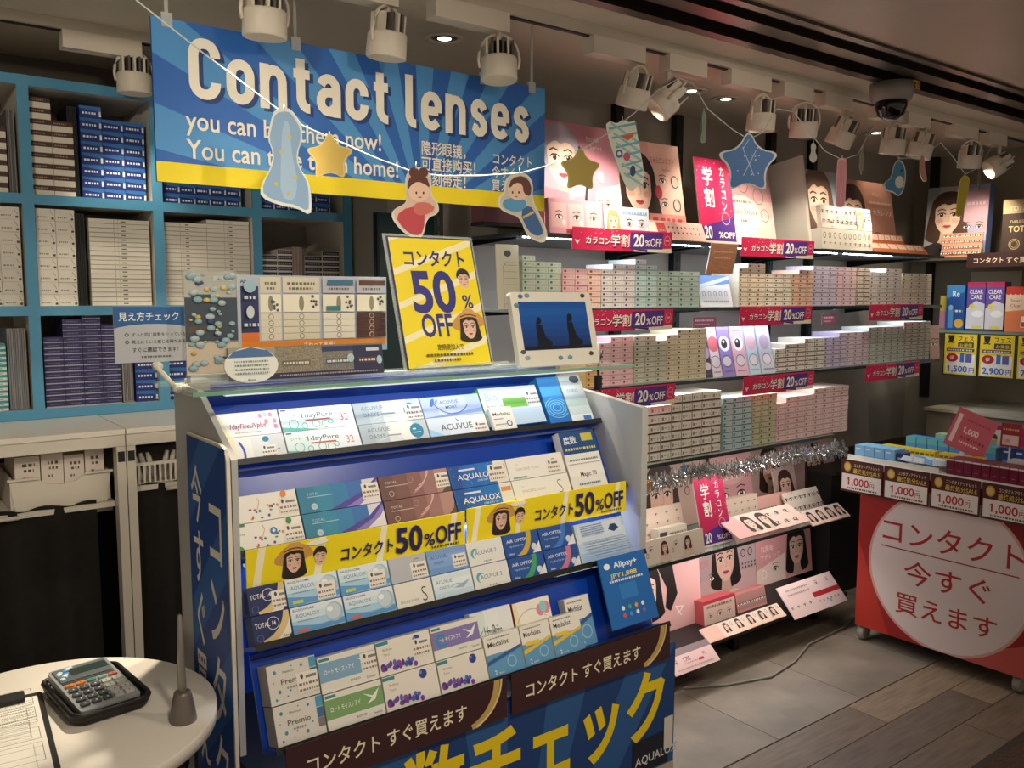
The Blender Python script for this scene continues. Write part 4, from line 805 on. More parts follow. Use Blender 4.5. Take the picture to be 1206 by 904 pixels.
# bin with pink paper boxes
t = thing('storage_bin', 'white plastic bin of pink paper boxes under the counter', 'bin', Matrix.Translation((.445, 2.7, .901)))
BN = M('#cfc8bc', .5); m = MB()
pts = [(-.13, .09), (-.06, .09), (-.04, .07), (0, .063), (.04, .07), (.06, .09), (.13, .09), (.118, 0), (-.118, 0)]
m.prism(pts, -.002, .002, BN, FR((0, 0, 0), (1, 0, 0), (0, 0, 1))); part(m, 'front_wall', t)
part(MB().box(-.12, .12, .003, .3, 0, .004, BN).box(-.128, -.12, .003, .3, .004, .09, BN).box(.12, .128, .003, .3, .004, .09, BN).box(-.12, .12, .296, .3, .004, .09, BN), 'tub', t)
[part(MB().box(a_, a_+.075, -.01, -.0025, .086, .092, BN), 'rim', t) for a_ in (-.135, .06)]
for i, (x, wd, h, k) in enumerate(((-.113, .062, .145, '#c49a96'), (-.048, .056, .147, '#c8a29a'), (.01, .052, .138, '#c87a70'), (.065, .05, .15, '#d4ccbc'))):
    def dr(c, k=k): c.rect(0, 0, 1, 1, '#d2c6bc').rect(0, 0, 1, .4, k); noisebars(c, .3, .8, .8, 4, .06, '#4a3f3a'); noisebars(c, .35, .75, .7, 4, .05, '#4a3f3a'); noisebars(c, .3, .5, .55, 4, .05, '#5a4f4a')
    c = Canvas(wd, h); c.box(0, wd, 0, h, -.2, 0, M('#cfc2b6', .6)); dr(c)
    solo(c, 'paper_carton', ('left pink and grey paper box in the white bin', 'second pink and grey paper box in the white bin', 'coral red based paper box in the white bin', 'cream paper box at the right of the white bin')[i], 'paper box', FY(.445+x, 2.708, .906), 'paper boxes in the white bin')
t = thing('wire_basket', 'white perforated basket of small white bottles on the right cabinet shelf', 'basket', Matrix.Translation((.72, 2.7, .936)))
m = MB()
for k in range(12): m.box(-.084+.015*k, -.078+.015*k, -.002, .002, 0, .06, BN)
m.box(-.09, .09, -.003, .003, .055, .065, BN).box(-.09, .09, 0, .2, 0, .003, BN).box(-.09, -.087, 0, .2, .003, .06, BN).box(.087, .09, 0, .2, .003, .06, BN)
part(m, 'lattice', t)
for k in range(8): solo(MB().lathe([(.008, 0), (.008, .07), (.006, .075), (.006, .085)], M('#c8c4ba', .4), 10), 'white_bottle', 'thin white bottle leaning in the perforated basket, '+ORD[k]+' from left', 'bottle', Matrix.Translation((.648+.02*k, 2.735, .942)) @ Matrix.Rotation(R(-14 if k < 4 else 12), 4, 'Y'), 'white bottles in the basket')
# wall panel and box between cubby and shelves
solo(MB().box(1.39, 1.6, 2.55, 2.575, .0, 1.765, M('#12292c', .25)).box(1.385, 1.605, 2.576, 2.585, .0, 1.77, BLACK), 'teal_signboard', 'dark teal glossy signboard standing behind the yellow poster', 'signboard')
t = thing('maroon_header', 'maroon box with black lower edge behind the boy ornament', 'header box', Matrix.Translation((1.66, 2.3, 1.735)))
part(MB().box(-.03, .22, 0, .07, 0, .075, M('#6a3a44', .5)), 'box', t); part(MB().box(-.032, .222, -.004, .07, -.012, -.0005, BLACK), 'black_edge', t)
# ================= wall shelves =================
SF = 2.2; SZ = [1.70, 1.455, 1.18, .88, .49]
SHG = glass('#b9d4cc', .4, .08); BRK = M('#141416', .4, .5)
BAYS = [(1.70, 2.6), (2.603, 3.5), (3.503, 4.4)]
LED = M('#e8f2ff', .3, emit=9)
for b, (x0, x1) in enumerate(BAYS):
    t = thing('wall_shelf_unit', ('wall shelf bay left, behind the tablet, with glass shelves', 'middle wall shelf bay with glass shelves and tinsel edge', 'right wall shelf bay with three glass shelves above the sale cart')[b], 'shelf unit', Matrix.Translation((x0, SF, 0)), 'wall shelf bays')
    T_ = Matrix.Translation((-x0, -SF, 0))
    for i, z in enumerate(SZ):
        if b == 2 and i > 2: continue
        s_ = part(MB().box(x0, x1, SF+.006, 2.7, z-.012, z-.002, M('#3a3f44', .3) if i == 0 else SHG), 'top_board' if i == 0 else 'glass_shelf', t, T_)
        part(MB().box(x0, x1, SF, SF+.0055, z-.014, z-.001, M('#26302e', .2)), 'front_edge', s_)
        for xx in (x0+.03, x1-.05):
            part(MB().prism([(SF+.06, z-.013), (2.712, z-.013), (2.712, z-.05), (2.6, z-.035), (SF+.06, z-.018)], xx, xx+.012, BRK, YZ), 'bracket', s_)
        if i in (0, 1):
            m = MB(); n = 44 if b < 2 else 20; xe = x1 if b < 2 else x0+.45
            for k in range(n): m.box(x0+.02+(xe-x0-.04)*k/n, x0+.029+(xe-x0-.04)*k/n, SF+.008, SF+.014, z-.018, z-.0125, LED)
            o_ = part(m, 'led_dots', s_) if i == 0 else None
            if o_: o_['kind'] = 'stuff'
            light('AREA', ((x0+x1)/2, SF+.03, z-.02), 1.4 if i == 0 else 1.2, (.76, .87, 1), None, ((x0+x1)/2, SF+.16, z-.5), x1-x0-.08, .012)
        elif i in (2, 3) and b < 2:
            light('AREA', ((x0+x1)/2, SF+.03, z-.02), (.9, 1.2)[i-2], (1, .9, .82), None, ((x0+x1)/2, SF+.1, z-.5), x1-x0-.08, .012)
        elif i == 4: light('AREA', ((x0+x1)/2, SF+.01, z-.02), 1.2, (1, .9, .82), None, ((x0+x1)/2, SF+.15, 0), x1-x0-.08, .012)
# ---- red student-discount banners ----
def draw_ban(c):
    c.rect(0, 0, 1, 1, '#c81e52').poly([(0, 0), (.35, 0), (1, .22), (1, 0)], '#e3d8c4').poly([(.3, 0), (.6, .13), (.6, 0)], '#b5184a')
    c.poly([(.56, .12), (.9, .16), (.9, .95), (.56, .9)], '#4b2a84').poly([(.56, .12), (.74, .12), (.74, .0)], '#352063')
    for k in range(14): c.ell(random.uniform(.02, .5), random.uniform(.6, .97), .025, .025, '#e9b8c4')
    c.text('カラコン', .125, .26, .36, '#2a1640', .035, fit=.24, dz=-.0002).text('カラコン', .12, .3, .36, '#f4ece4', .02, fit=.24).text('学割', .365, .2, .62, '#2a1640', .02, fit=.19, dz=-.0002).text('学割', .36, .25, .62, '#f4ece4', .012, fit=.19)
    c.text('20', .59, .26, .78, '#f4ece4', .025, fit=.11).text('%', .71, .28, .42, '#f4ece4', .015, fit=.05).text('OFF', .765, .28, .55, '#f4ece4', .015, fit=.12)
    c.ring(.945, .58, .2, .24, .03, '#e8a0b0', 12).rect(.925, .55, .965, .63, '#e8a0b0').poly([(.02, .45), (.045, .2), (.07, .45), (.045, .4)], '#f0d8d0')
def red_banner(x, z, label, wd=.48):
    t = thing('discount_banner', label, 'banner', FY(x, SF-.005, z, -3, 0), 'red student discount banners')
    if 'cb' not in _S:
        c = Canvas(.48, .074); draw_ban(c); _S['cb'] = (MB().box(0, .48, 0, .074, -.002, 0, M('#c81e52', .45)).mesh('strip'), c.mesh('printed_front'))
    part(_S['cb'][0], 'strip', t); part(_S['cb'][1], 'printed_front', t)
for x, z, lb in ((1.912, 1.652, 'under the top shelf of the left bay'), (2.79, 1.654, 'under the top shelf of the middle bay'), (1.925, 1.376, 'on the second shelf right of the tablet'), (2.79, 1.382, 'on the second shelf of the middle bay'), (3.72, 1.386, 'on the second shelf of the right bay'), (1.945, 1.1, 'on the third shelf just above the grey side panel'), (2.825, 1.1, 'on the third shelf above the pink boxes'), (3.712, 1.105, 'on the third shelf of the right bay, above the cart')):
    red_banner(x, z, 'red student discount banner '+lb)
# ---- lens boxes on the glass shelves ----
def dr_lens(bg, ink='#3a3a3c', tint=None):
    def f(c):
        c.rect(0, 0, 1, 1, bg)
        if tint: c.rect(0, 0, 1, .16, tint).rect(0, 0, .05, 1, tint)
        c.rect(.14, .34, .32, .7, ink).rect(.4, .48, .6, .6, '#a8a49c').rect(.76, .3, .88, .7, '#c0bab2').rect(0, .95, 1, 1, '#a8a098')
    return f
lY = SF+.025
def rowstack(z, h, y, lst, where):
    for nm, px0, px1, rows, bg, ink, tint, lb in lst:
        x0 = at(px0, y, Y=lY).x; x1 = at(px1, y, Y=lY).x
        stack(nm, lb+' '+where, lb+' '+where, x0, x1-.001, rows, z, h, .14, lY, bg, dr_lens(bg, ink, tint))
w1 = 'on second glass shelf'
rowstack(SZ[1], .0192, 340, [
    ('mint_lens_box', 615, 661, [9, 8, 8], '#c3d2c2', '#5a6660', '#9fb8a4', 'mint green lens box'),
    ('pink_lens_box', 662, 692, [7, 7], '#e0b4b8', '#6a4a50', '#d08a98', 'pink lens box'),
    ('salmon_lens_box', 692, 708, [7], '#e4beb0', '#6a4a44', '#d49888', 'salmon lens box'),
    ('white_lens_box', 708, 748, [7, 8, 8], '#d9d4d2', '#4a4648', '#b8aec8', 'white lens box with lavender edge'),
    ('aqua_lens_box', 748, 774, [9, 8], '#b9cfcc', '#4a5a60', '#7fb0b4', 'aqua lens box'),
    ('grey_teal_lens_box', 774, 824, [7, 7, 7, 7], '#b3c4bc', '#4a5658', '#8fb4a8', 'grey teal lens box')], w1)
rowstack(SZ[1], .0192, 340, [
    ('beige_lens_box', 870, 901, [8, 9, 9], '#d6cbb8', '#4a3a2c', '#b89c78', 'beige lens box'),
    ('ivory_lens_box', 901, 932, [7, 7, 7], '#dcd6c8', '#3a322a', '#a08c70', 'ivory lens box'),
    ('peach_lens_box', 932, 957, [7, 8, 8], '#dcb8a4', '#4a3a34', '#cc8a6c', 'peach lens box'),
    ('lilac_lens_box', 957, 984, [9, 9, 9], '#c6bccf', '#4a4658', '#a898bc', 'lilac lens box'),
    ('rose_lens_box', 984, 1008, [9, 9, 9], '#d8bcc4', '#4a3a44', '#c898b0', 'rose lens box'),
    ('spotted_lens_box', 1008, 1024, [9, 9], '#cfc0b4', '#2a2422', '#4a3c34', 'dark spotted lens box'),
    ('pearl_lens_box', 1024, 1061, [8, 8, 9, 9], '#cfcac4', '#3a3634', '#b8b0b8', 'pearl grey lens box'),
    ('cream_lens_box', 1062, 1097, [8, 8, 8, 8], '#d8d0c2', '#4a423a', '#c0b4a0', 'cream lens box')], w1)
w2 = 'on third glass shelf'
rowstack(SZ[2], .0192, 420, [
    ('orange_lens_box', 690, 706, [6], '#dcb070', '#6a4a2c', '#cc9848', 'orange lens box'),
    ('pink_lens_box', 706, 746, [8, 9, 9], '#dfbcc0', '#6a4a50', '#d098a4', 'pink lens box'),
    ('grey_green_lens_box', 747, 785, [9, 9, 8], '#c4c4b6', '#4a4a42', '#9aa48c', 'grey green lens box'),
    ('cream_lens_box', 785, 832, [9, 10, 10, 10], '#ded3b8', '#5a4a34', '#c8b48c', 'cream lens box'),
    ('black_edged_lens_box', 913, 970, [5, 6, 6, 7, 7], '#dcd6ca', '#6a645c', '#2a2424', 'black-edged white lens box'),
    ('violet_lens_box', 970, 996, [7, 7, 8], '#c4b8d0', '#4a4458', '#8c78b4', 'violet lens box'),
    ('mauve_lens_box', 996, 1022, [8, 8, 8], '#d2c0cc', '#4a4048', '#b098b0', 'mauve lens box'),
    ('sage_lens_box', 1022, 1063, [9, 9, 9, 9, 9], '#bcc4b8', '#46504a', '#84a0a0', 'sage blue lens box'),
    ('striped_lens_box', 1063, 1094, [10, 10, 10, 10], '#c4c2b8', '#34383c', '#6a7478', 'grey striped lens box')], w2)
w3 = 'on tinsel-edged shelf'
rowstack(SZ[3], .035, 500, [('brown_edged_lens_box', 752, 849, [6, 6, 6, 7, 7, 7, 7, 7], '#dedad0', '#8a8078', '#4a342c', 'brown-edged white lens box')], w3)
rowstack(SZ[3], .0235, 500, [
    ('turquoise_lens_box', 851, 885, [9, 9, 9], '#b4c8cc', '#44606a', '#3f8090', 'turquoise lens box'),
    ('olive_lens_box', 885, 914, [9, 9, 9], '#c0bc9e', '#54503c', '#98946c', 'olive lens box'),
    ('blush_lens_box', 914, 998, [7, 8, 8, 8, 9, 9, 9, 9], '#e2ccc8', '#a06a74', '#d8909c', 'blush pink lens box')], w3)
# small cards on the glass shelves
def card(name, label, cat, px, py, Y, wd, h, tilt, draw, rz=0, dep=.004, side='#d8d0c8', z=None, group=None, nm='sheet'):
    p_ = at(px, py, Y=Y); z_ = p_.z if z is None else z
    t = thing(name, label, cat, FY(p_.x, Y, z_, tilt, rz), group)
    part(MB().box(0, wd, 0, h, -dep, 0, M(side, .45)), nm, t); c = Canvas(wd, h); draw(c); part(c, 'printed_front', t); return t
def d_tent(c): c.rect(0, 0, 1, 1, '#d6d4d8').poly([(0, .62), (1, .75), (1, 1), (0, 1)], '#5a78b0').poly([(0, .55), (1, .9), (1, 1), (0, .7)], '#b8c4dc'); [c.ring(.15+.17*k, .42, .06, .08, .02, '#6a6460', 10) for k in range(5)]; noisebars(c, .1, .9, .15, 8, .05, '#8a8488')
card('folded_card', 'white and blue folded card with ring patterns on the second glass shelf', 'card', 826, 357, SF+.03, .19, .125, 14, d_tent, z=SZ[1])
def d_list(c): c.rect(0, 0, 1, 1, '#c4c2ae').ell(.5, .86, .07, .05, '#3a4440'); [c.line([(.35, .68-.1*k), (.9, .68-.1*k)], .006, '#7a7a68') for k in range(7)]; c.line([(.3, .02), (.3, .66), (.42, .72), (.8, .72)], .008, '#4a4a40')
c_ = card('card_stand', 'pale green-grey card stand with ruled lines at the left end of the second shelf', 'card stand', 586, 362, SF+.02, .09, .205, 3, d_list, z=SZ[1])
PAST = (('#4a4048', '#b49cc4'), ('#d8c4cc', '#d86a74'), ('#8a78b8', '#f0e8ec'), ('#d4a8b8', '#f4ecec'), ('#b4c8d0', '#c8a8b4'), ('#b8bcc8', '#a898b0'))
for i, (px, wd) in enumerate(((833, .04), (841, .055), (852, .07), (866, .082), (882, .066), (895, .085))):
    def d_p(c, i=i):
        c.rect(0, 0, 1, 1, PAST[i][0]).ell(.5, .66, .16, .16, PAST[i][1]).ell(.5, .3, .13, .1, '#cfc4cc').ring(.5, .3, .14, .12, .015, '#5a4a58', 12)
        if i in (2, 3): c.ell(.48, .66, .09, .1, '#2a2436').ell(.45, .7, .03, .03, '#ffffff')
        noisebars(c, .15, .85, .08, 4, .03, '#6a5a68'); noisebars(c, .2, .8, .9, 4, .03, '#8a7a88')
    x_ = at(px, 440, Y=lY).x
    t = thing('pastel_lens_package', ('dark grey package with lilac balloon shape', 'pale pink package with red shape', 'purple package with a big eye', 'pink package with a big eye', 'pale aqua package with grey drawings', 'grey lilac package at the right end')[i]+' on the third glass shelf', 'package', FY(x_, SF+.03-.004*i, SZ[2], 14), 'pastel packages on the third shelf')
    part(MB().box(0, wd, 0, .2 if i else .15, -.02, 0, M(PAST[i][0], .4)), 'carton', t); c = Canvas(wd, .2 if i else .15); d_p(c); part(c, 'printed_front', t)
def d_wood(c): c.rect(0, 0, 1, 1, M('#b07a5c', .6, noise=.2, scale=30, stretch=(1, 6, 1))); noisebars(c, .15, .85, .7, 6, .05, '#d8b49c'); noisebars(c, .2, .8, .5, 6, .05, '#d8b49c')
card('hanging_card', 'pinkish wood-print card hanging from the top shelf edge', 'card', 832, 303, SF-.004, .155, .115, -12, d_wood, z=1.583)
def d_rc(c): c.rect(0, 0, 1, 1, '#7a1f30'); noisebars(c, .1, .9, .6, 6, .16, '#d8b0b0'); noisebars(c, .1, .7, .25, 6, .12, '#c89898')
card('maroon_card', 'small maroon notice behind the second shelf, left of the middle bay', 'notice', 816, 386, 2.5, .15, .045, 0, d_rc)
card('maroon_card', 'small maroon notice behind the second shelf of the middle bay', 'notice', 968, 382, 2.5, .11, .05, 0, d_rc)
def d_oval(c): c.rect(0, 0, 1, 1, '#c8a49c'); eye(c, .3, .45, .13); eye(c, .72, .45, .13)
card('eye_card', 'pink card with a pair of eyes at the end of the third shelf', 'card', 1096, 424, lY, .09, .17, 4, d_oval, z=SZ[2])
# ---- posters on the top shelf ----
def d_girl1(c):
    c.rect(0, 0, 1, 1, '#c98a9c').poly([(0, 0), (1, 0), (1, .1), (0, .3)], '#e9d8d4'); face(c, .3, .68, .24, '#a8a0b4', '#f0d4c6', '#efe6e0', .5); c.poly([(.5, .1), (.75, .45), (1, .5), (1, 0), (.5, 0)], '#efe4dc'); face(c, .78, .3, .12, '#d8c8bc', '#efd0c0', None, .6)
    c.ell(.6, .62, .06, .06, '#a83050').ell(.76, .55, .035, .05, '#efe6e6').text('Bambi', .62, .86, .06, '#f0e4e4', .006).text('Series', .66, .79, .06, '#f0e4e4', .006).poly([(0, .0), (.3, .0), (.34, .38), (.0, .42)], '#c88a9c')
    for k in range(6): eye(c, .07+.12*(k % 2), .1+.1*(k//2), .028, brow=False)
    c.line([(.52, .8), (.58, .5), (.54, .3)], .02, '#2a2430').line([(.0, .78), (.08, .6), (.02, .5)], .025, '#2a2430')
def d_girl2(c): c.rect(0, 0, 1, 1, '#dba49c').rect(.5, 0, 1, 1, '#e0b4a8'); face(c, .28, .55, .27, '#2a1c1a', '#edcab8', '#8a2030', .6); c.text('ちゅらコンタクト', .5, .8, .07, '#b44a58', .004, fit=.4); c.ell(.6, .5, .05, .07, '#b83848'); [eye(c, .68, .62-.24*k, .05) for k in range(2)]; [c.ring(.88, .62-.24*k, .05, .06, .012, '#5a4a48') for k in range(2)]; c.text('Series', .68, .72, .05, '#a86a64'); c.rect(.4, .12, 1, .28, '#d08880'); noisebars(c, .45, .95, .18, 5, .06, '#b03848')
def d_gs(c):
    c.rect(0, 0, 1, 1, '#b81e54').poly([(0, 0), (1, 0), (1, .33), (.0, .18)], '#4b2a84').rect(0, 0, 1, .03, '#e0d0c4')
    for k in range(20): c.ell(random.random(), random.uniform(.35, 1), .007, .007, '#e9a8b8')
    c.vtext('学割', .32, .95, .24, '#f4ece4', .014, .8, 1.05).vtext('カラコン', .73, .95, .135, '#f4ece4', .014, .78, 1.02).ring(.74, .3, .07, .07, .01, '#e8a0b0', 12).text('20', .1, .06, .2, '#f4ece4', .02, .7).text('%OFF', .5, .07, .1, '#f4ece4', .014, fit=.46)
def d_knock(c):
    grad(c, ('#cfc4bc', '#d2c2bc', '#d0b4b0', '#cc9ca0', '#c88c98'), True); c.ell(.5, .4, .34, .26, '#e4d8cc').text('Knock knock', .5, .42, .1, '#5a4a48', .004, fit=.5, align='C'); noisebars(c, .36, .64, .56, 6, .03, '#7a6a68'); noisebars(c, .45, .56, .32, 4, .03, '#7a6a68')
    for x, y, r_ in ((.12, .62, .1), (.3, .74, .08), (.55, .78, .09), (.78, .66, .1), (.85, .42, .08), (.2, .82, .06)): c.ring(x, y, r_, r_, .01, '#7a6468', 14)
    for k in range(5): eye(c, .1+.2*k, .1, .035, brow=False)
    for k in range(8): c.rect(.3+.06*k, .02, .34+.06*k, .17, '#c8c8d0')
def d_girl3(c): grad(c, ('#a8988c', '#c09c8c', '#b8a49c', '#9cb0c0')); c.rect(0, 0, .24, 1, '#5f7a8c'); face(c, .12, .66, .09, '#1f1a1c', '#e8c4b0', None, .8); face(c, .5, .6, .34, '#6a5248', '#eac6b2', None, .7); [c.ring(.8+.1*k, .5, .035, .035, .012, '#3a3a40', 10) for k in range(2)]; [c.ell(.76+.05*(k % 5), .36-.07*(k//5), .014, .014, '#4a4a54') for k in range(15)]
def d_girl4(c): c.rect(0, 0, 1, 1, '#b47a66').rect(.45, 0, 1, 1, '#b88472'); face(c, .22, .56, .3, '#3a201a', '#e8c0a8', None, .8); c.text('・水光レンズ', .5, .55, .09, '#f0dcd0', .004, fit=.46).text('Melady', .6, .8, .08, '#d8b0a0'); [eye(c, .62+.26*k, .22, .07) for k in range(2)]; noisebars(c, .52, .95, .7, 6, .03, '#e0c0b4')
def poster(x0, x1, z0, z1, Y, tilt, draw, label, dep=.005, side='#d8d0c8', name='lens_poster', rz=0):
    t = thing(name, label, 'poster', FY(x0, Y, z0, tilt, rz)); h = (z1-z0)/math.cos(R(tilt))
    part(MB().box(0, x1-x0, 0, h, -dep, 0, M(side, .5)), 'board', t); c = Canvas(x1-x0, h); draw(c); part(c, 'printed_front', t); return t
poster(1.88, 2.26, 1.701, 2.1, 2.3, 10, d_girl1, 'pink poster of a silver-haired girl on the top shelf')
poster(2.265, 2.6, 1.701, 2.075, 2.3, 10, d_girl2, 'peach poster of a dark-haired woman beside the carp streamer')
poster(2.61, 2.82, 1.701, 2.03, 2.24, 9, d_gs, 'upright red and purple student discount board on the top shelf', name='discount_board')
poster(2.83, 3.25, 1.701, 2.04, 2.36, 11, d_knock, 'pale poster with looping outlines behind the blue star')
t = poster(3.34, 3.78, 1.725, 2.07, 2.34, 9, d_girl3, 'poster of a blonde woman in a tall white display behind the pink lantern')
part(MB().box(-.02, -.001, -.02, .37, -.12, .09, M('#dcd8d0', .5)), 'side_wing', t)
poster(3.79, 4.25, 1.701, 2.06, 2.36, 10, d_girl4, 'brown poster of a dark-haired woman behind the blue bird ornament')
def d_eyes3(c): c.rect(0, 0, 1, 1, '#d89cac'); [c.rect(.04+.32*k, .18, .32+.32*k, .88, '#e4b4b8') for k in range(3)]; [eye(c, .18+.32*k, .48, .14) for k in range(3)]; [c.ell(.26+.32*k, .32, .07, .09, '#f0e4e0') for k in range(3)]; c.rect(.3, .03, .5, .14, '#a83050')
def d_eyes2(c): c.rect(0, 0, 1, 1, '#c4cddc'); face(c, .2, .5, .3, '#c89c6c', '#f0d4c0', None, .5); [eye(c, .55+.27*k, .45, .13) for k in range(2)]; [c.ell(.66+.27*k, .28, .06, .09, '#e8ecf0') for k in range(2)]; noisebars(c, .42, .95, .78, 8, .09, '#7a98c4')
def d_rowsred(c): c.rect(0, 0, 1, 1, '#e0b4ac').rect(0, .1, .14, .9, '#efe4dc').rect(.15, .1, .3, .9, '#c84a50'); [eye(c, .2+.06*k, .5, .09, brow=False) for k in range(2)]; [c.ell(.36+.075*(k % 8), .68-.3*(k//8), .05, .06, '#4a302a') for k in range(16)]
def d_ringrow(c): c.rect(0, 0, 1, 1, '#d6cfc4'); [c.ring(.06+.097*k, .66, .1, .13, .035, '#4a443e', 12) for k in range(10)]; [eye(c, .06+.097*k, .28, .11, brow=False) for k in range(10)]
def d_dots(c): c.rect(0, 0, 1, 1, '#e0d4cc'); [eye(c, .06+.13*(k % 8), .72-.42*(k//8), .13, brow=False) for k in range(16)]; [c.ell(random.random(), random.random(), .05, .04, '#d8a0a4') for k in range(8)]
def d_orange(c): c.rect(0, 0, 1, 1, '#b0603c'); [c.rect(.02+.16*k, .4, .16+.16*k, .9, '#dcc0ac') for k in range(6)]; [eye(c, .09+.16*k, .65, .12, brow=False) for k in range(6)]
def tray(x, Y, z, wd, h, tilt, draw, label, side, dep=.02, rz=0, name='tester_display'):
    t = thing(name, label, 'display', FY(x, Y, z, tilt, rz)); part(MB().box(0, wd, 0, h, -dep, 0, M(side, .5)), 'stand', t); c = Canvas(wd, h); draw(c); part(c, 'printed_front', t)
tray(1.83, 2.21, 1.702, .24, .115, 6, d_eyes3, 'pink tester panel with three eyes at the left of the top shelf', '#d08a9c')
tray(2.075, 2.21, 1.702, .22, .105, 6, d_eyes2, 'pale blue tester panel with blonde girl and two eyes on the top shelf', '#b8c4d8')
tray(2.3, 2.205, 1.702, .3, .075, 24, d_rowsred, 'pink tray with rows of small eye pictures on the top shelf', '#d8a09c')
tray(3.345, 2.205, 1.702, .4, .09, 4, d_ringrow, 'white display base with a row of lens rings on the top shelf', '#dcd8d0', .06)
tray(3.35, 2.21, 1.7925, .27, .1, 10, d_dots, 'card box dotted with small eyes above the ring display', '#d8d0c8', .02)
tray(3.625, 2.21, 1.7925, .12, .1, 10, d_eyes2, 'blue grey pair-of-eyes card right of the dotted card box', '#9cb0c4', .02)
tray(3.77, 2.21, 1.702, .49, .06, 40, d_orange, 'long orange tester tray in front of the brown poster', '#a85a34', .015)
tray(3.8, 2.27, 1.745, .34, .05, 15, d_orange, 'short upper orange tester card behind the long orange tray', '#a85a34', .015)
# ---- tinsel ----
random.seed(21)
t = thing('tinsel_garland', 'shiny silver tinsel garland with star pendants along the lens shelf', 'tinsel', Matrix.Translation((1.95, SF-.02, .84)))
SIL = [M('#c9c9c9', .18, .9), M('#8e8e90', .25, .9), M('#e8e8e8', .12, .8)]
m = MB(); n = 340
def tz(x): return -.016*abs(math.sin((x)*5.2))-.012
for k in range(n):
    x = 1.6*k/n
    for q in range(10):
        a = random.uniform(0, 2*math.pi); r_ = random.uniform(.015, .045); dx = random.uniform(-.012, .012)
        c0 = Vector((x, 0, tz(x))); d = Vector((dx, math.cos(a)*r_*.7, math.sin(a)*r_)); s_ = Vector((.0017, 0, .0008))
        m.add([c0-s_, c0+s_, c0+d+s_, c0+d-s_], [(0, 1, 2, 3)], SIL[q % 3])
o_ = part(m, 'tinsel', t); o_['kind'] = 'stuff'
def star2(r_, ri=.45, n=5, rot=90): return [((r_ if i % 2 == 0 else r_*ri)*math.cos(R(rot+i*180/n)), (r_ if i % 2 == 0 else r_*ri)*math.sin(R(rot+i*180/n))) for i in range(2*n)]
for px, py, k in ((765, 570, '#d89a5c'), (790, 563, '#b8b0b0'), (805, 550, '#7ab4d8'), (884, 541, '#c8c4c0'), (911, 537, '#e8e4dc'), (932, 532, '#b8c0c4'), (950, 530, '#a8a8d0'), (983, 522, '#c8c4c0')):
    p_ = at(px, py, Y=SF-.05)
    part(MB().prism(star2(.021 if px != 911 else .026), -.002, .002, M(k, .2, .7), FR((0, 0, 0))), 'star_pendant', t, Matrix.Translation((p_.x-1.95, p_.y-(SF-.02), p_.z-.84)))
# ---- lower displays ----
def d_p1(c): c.rect(0, 0, 1, 1, '#b89c92'); face(c, .3, .5, .36, '#3a2a26', '#d8b4a0', None, .6); [c.ring(.68+.14*k, .5, .05, .06, .015, '#4a4444', 10) for k in range(2)]
def d_p2(c): c.rect(0, 0, 1, 1, '#cf9ca0').ell(.5, .62, .3, .2, '#dcb0b0'); [noisebars(c, .25, .75, .7-.1*k, 6, .05, '#f0dcd8') for k in range(3)]; [eye(c, .26+.44*k, .28, .1) for k in range(2)]
def d_p3(c): c.rect(0, 0, 1, 1, '#a88c84'); face(c, .45, .6, .28, '#2a1c1a', '#dcb8a4', '#cfa898', .5); c.rect(.8, 0, 1, 1, '#d8aca8'); [c.ring(.86+.08*k, .5, .035, .04, .01, '#4a4444', 10) for k in range(2)]
def d_p4(c): c.rect(0, 0, 1, 1, '#b49a94'); face(c, .5, .55, .3, '#3a2622', '#dcb8a4', '#d8c4bc', .6)
for px0, px1, py, Y, h, dr, lb in ((758, 836, 625, 2.52, .3, d_p1, 'lower shelf poster of a half-hidden face at the left end'), (842, 888, 610, 2.52, .32, d_p2, 'pink lower shelf poster with speech bubble and two eyes'), (889, 935, 598, 2.52, .3, d_p3, 'lower shelf poster of a woman with hand on chin'), (937, 985, 590, 2.52, .28, d_p4, 'dim lower shelf poster of a face at the right end')):
    a_, b_ = at(px0, py, Y=Y), at(px1, py, Y=Y); poster(a_.x, b_.x, SZ[4]+.001, SZ[4]+h, Y, 8, dr, lb)
def d_eyegrid(c): c.rect(0, 0, 1, 1, '#d8c4b4'); [eye(c, .1+.2*(k % 5), .8-.25*(k//5), .06, brow=False) for k in range(20)]
def d_duo(c):
    c.rect(0, 0, 1, 1, '#d2c4b8')
    for k in range(2): face(c, .34+.38*k, .6, .2, '#3a2420', '#e4c0ac', '#cfb8a8', .7); eye(c, .12+.4*k, .6, .12); c.ring(.06+.4*k, .4, .07, .09, .02, '#4a4444', 10)
def d_white8(c): c.rect(0, 0, 1, 1, '#dcd4c8'); [c.rect(.05, .2, .3, .85, '#4a4644')]; [noisebars(c, .4, .95, .7-.2*k, 6, .08, '#7a746c') for k in range(3)]
def d_faces(c):
    c.rect(0, 0, 1, 1, '#e4d0c8')
    for k in range(4): face(c, .13+.24*k, .55, .26, '#1f1a1c', '#ecccba', None, .6)
def d_pinktray(c):
    c.rect(0, 0, 1, 1, '#e4c8be').poly([(0, 0), (.26, 0), (.2, 1), (0, 1)], '#e0a8a8')
    for k in range(2): face(c, .3+.2*k, .55, .28, '#2a1c1a', '#ecccba', None, .6)
    [eye(c, .6+.13*(k % 3), .7-.45*(k//3), .13, brow=False) for k in range(6)]
def d_lashes(c): c.rect(0, 0, 1, 1, '#d8a8a0'); [eye(c, .08+.12*k, .4, .2, brow=False) for k in range(8)]
def low(px0, px1, py, Y, z, h, tilt, dr, lb, side, dep=.012): 
    a_, b_ = at(px0, py, Y=Y), at(px1, py, Y=Y); tray(a_.x, Y, z, b_.x-a_.x, h, tilt, dr, lb, side, dep)
Z5 = SZ[4]+.001
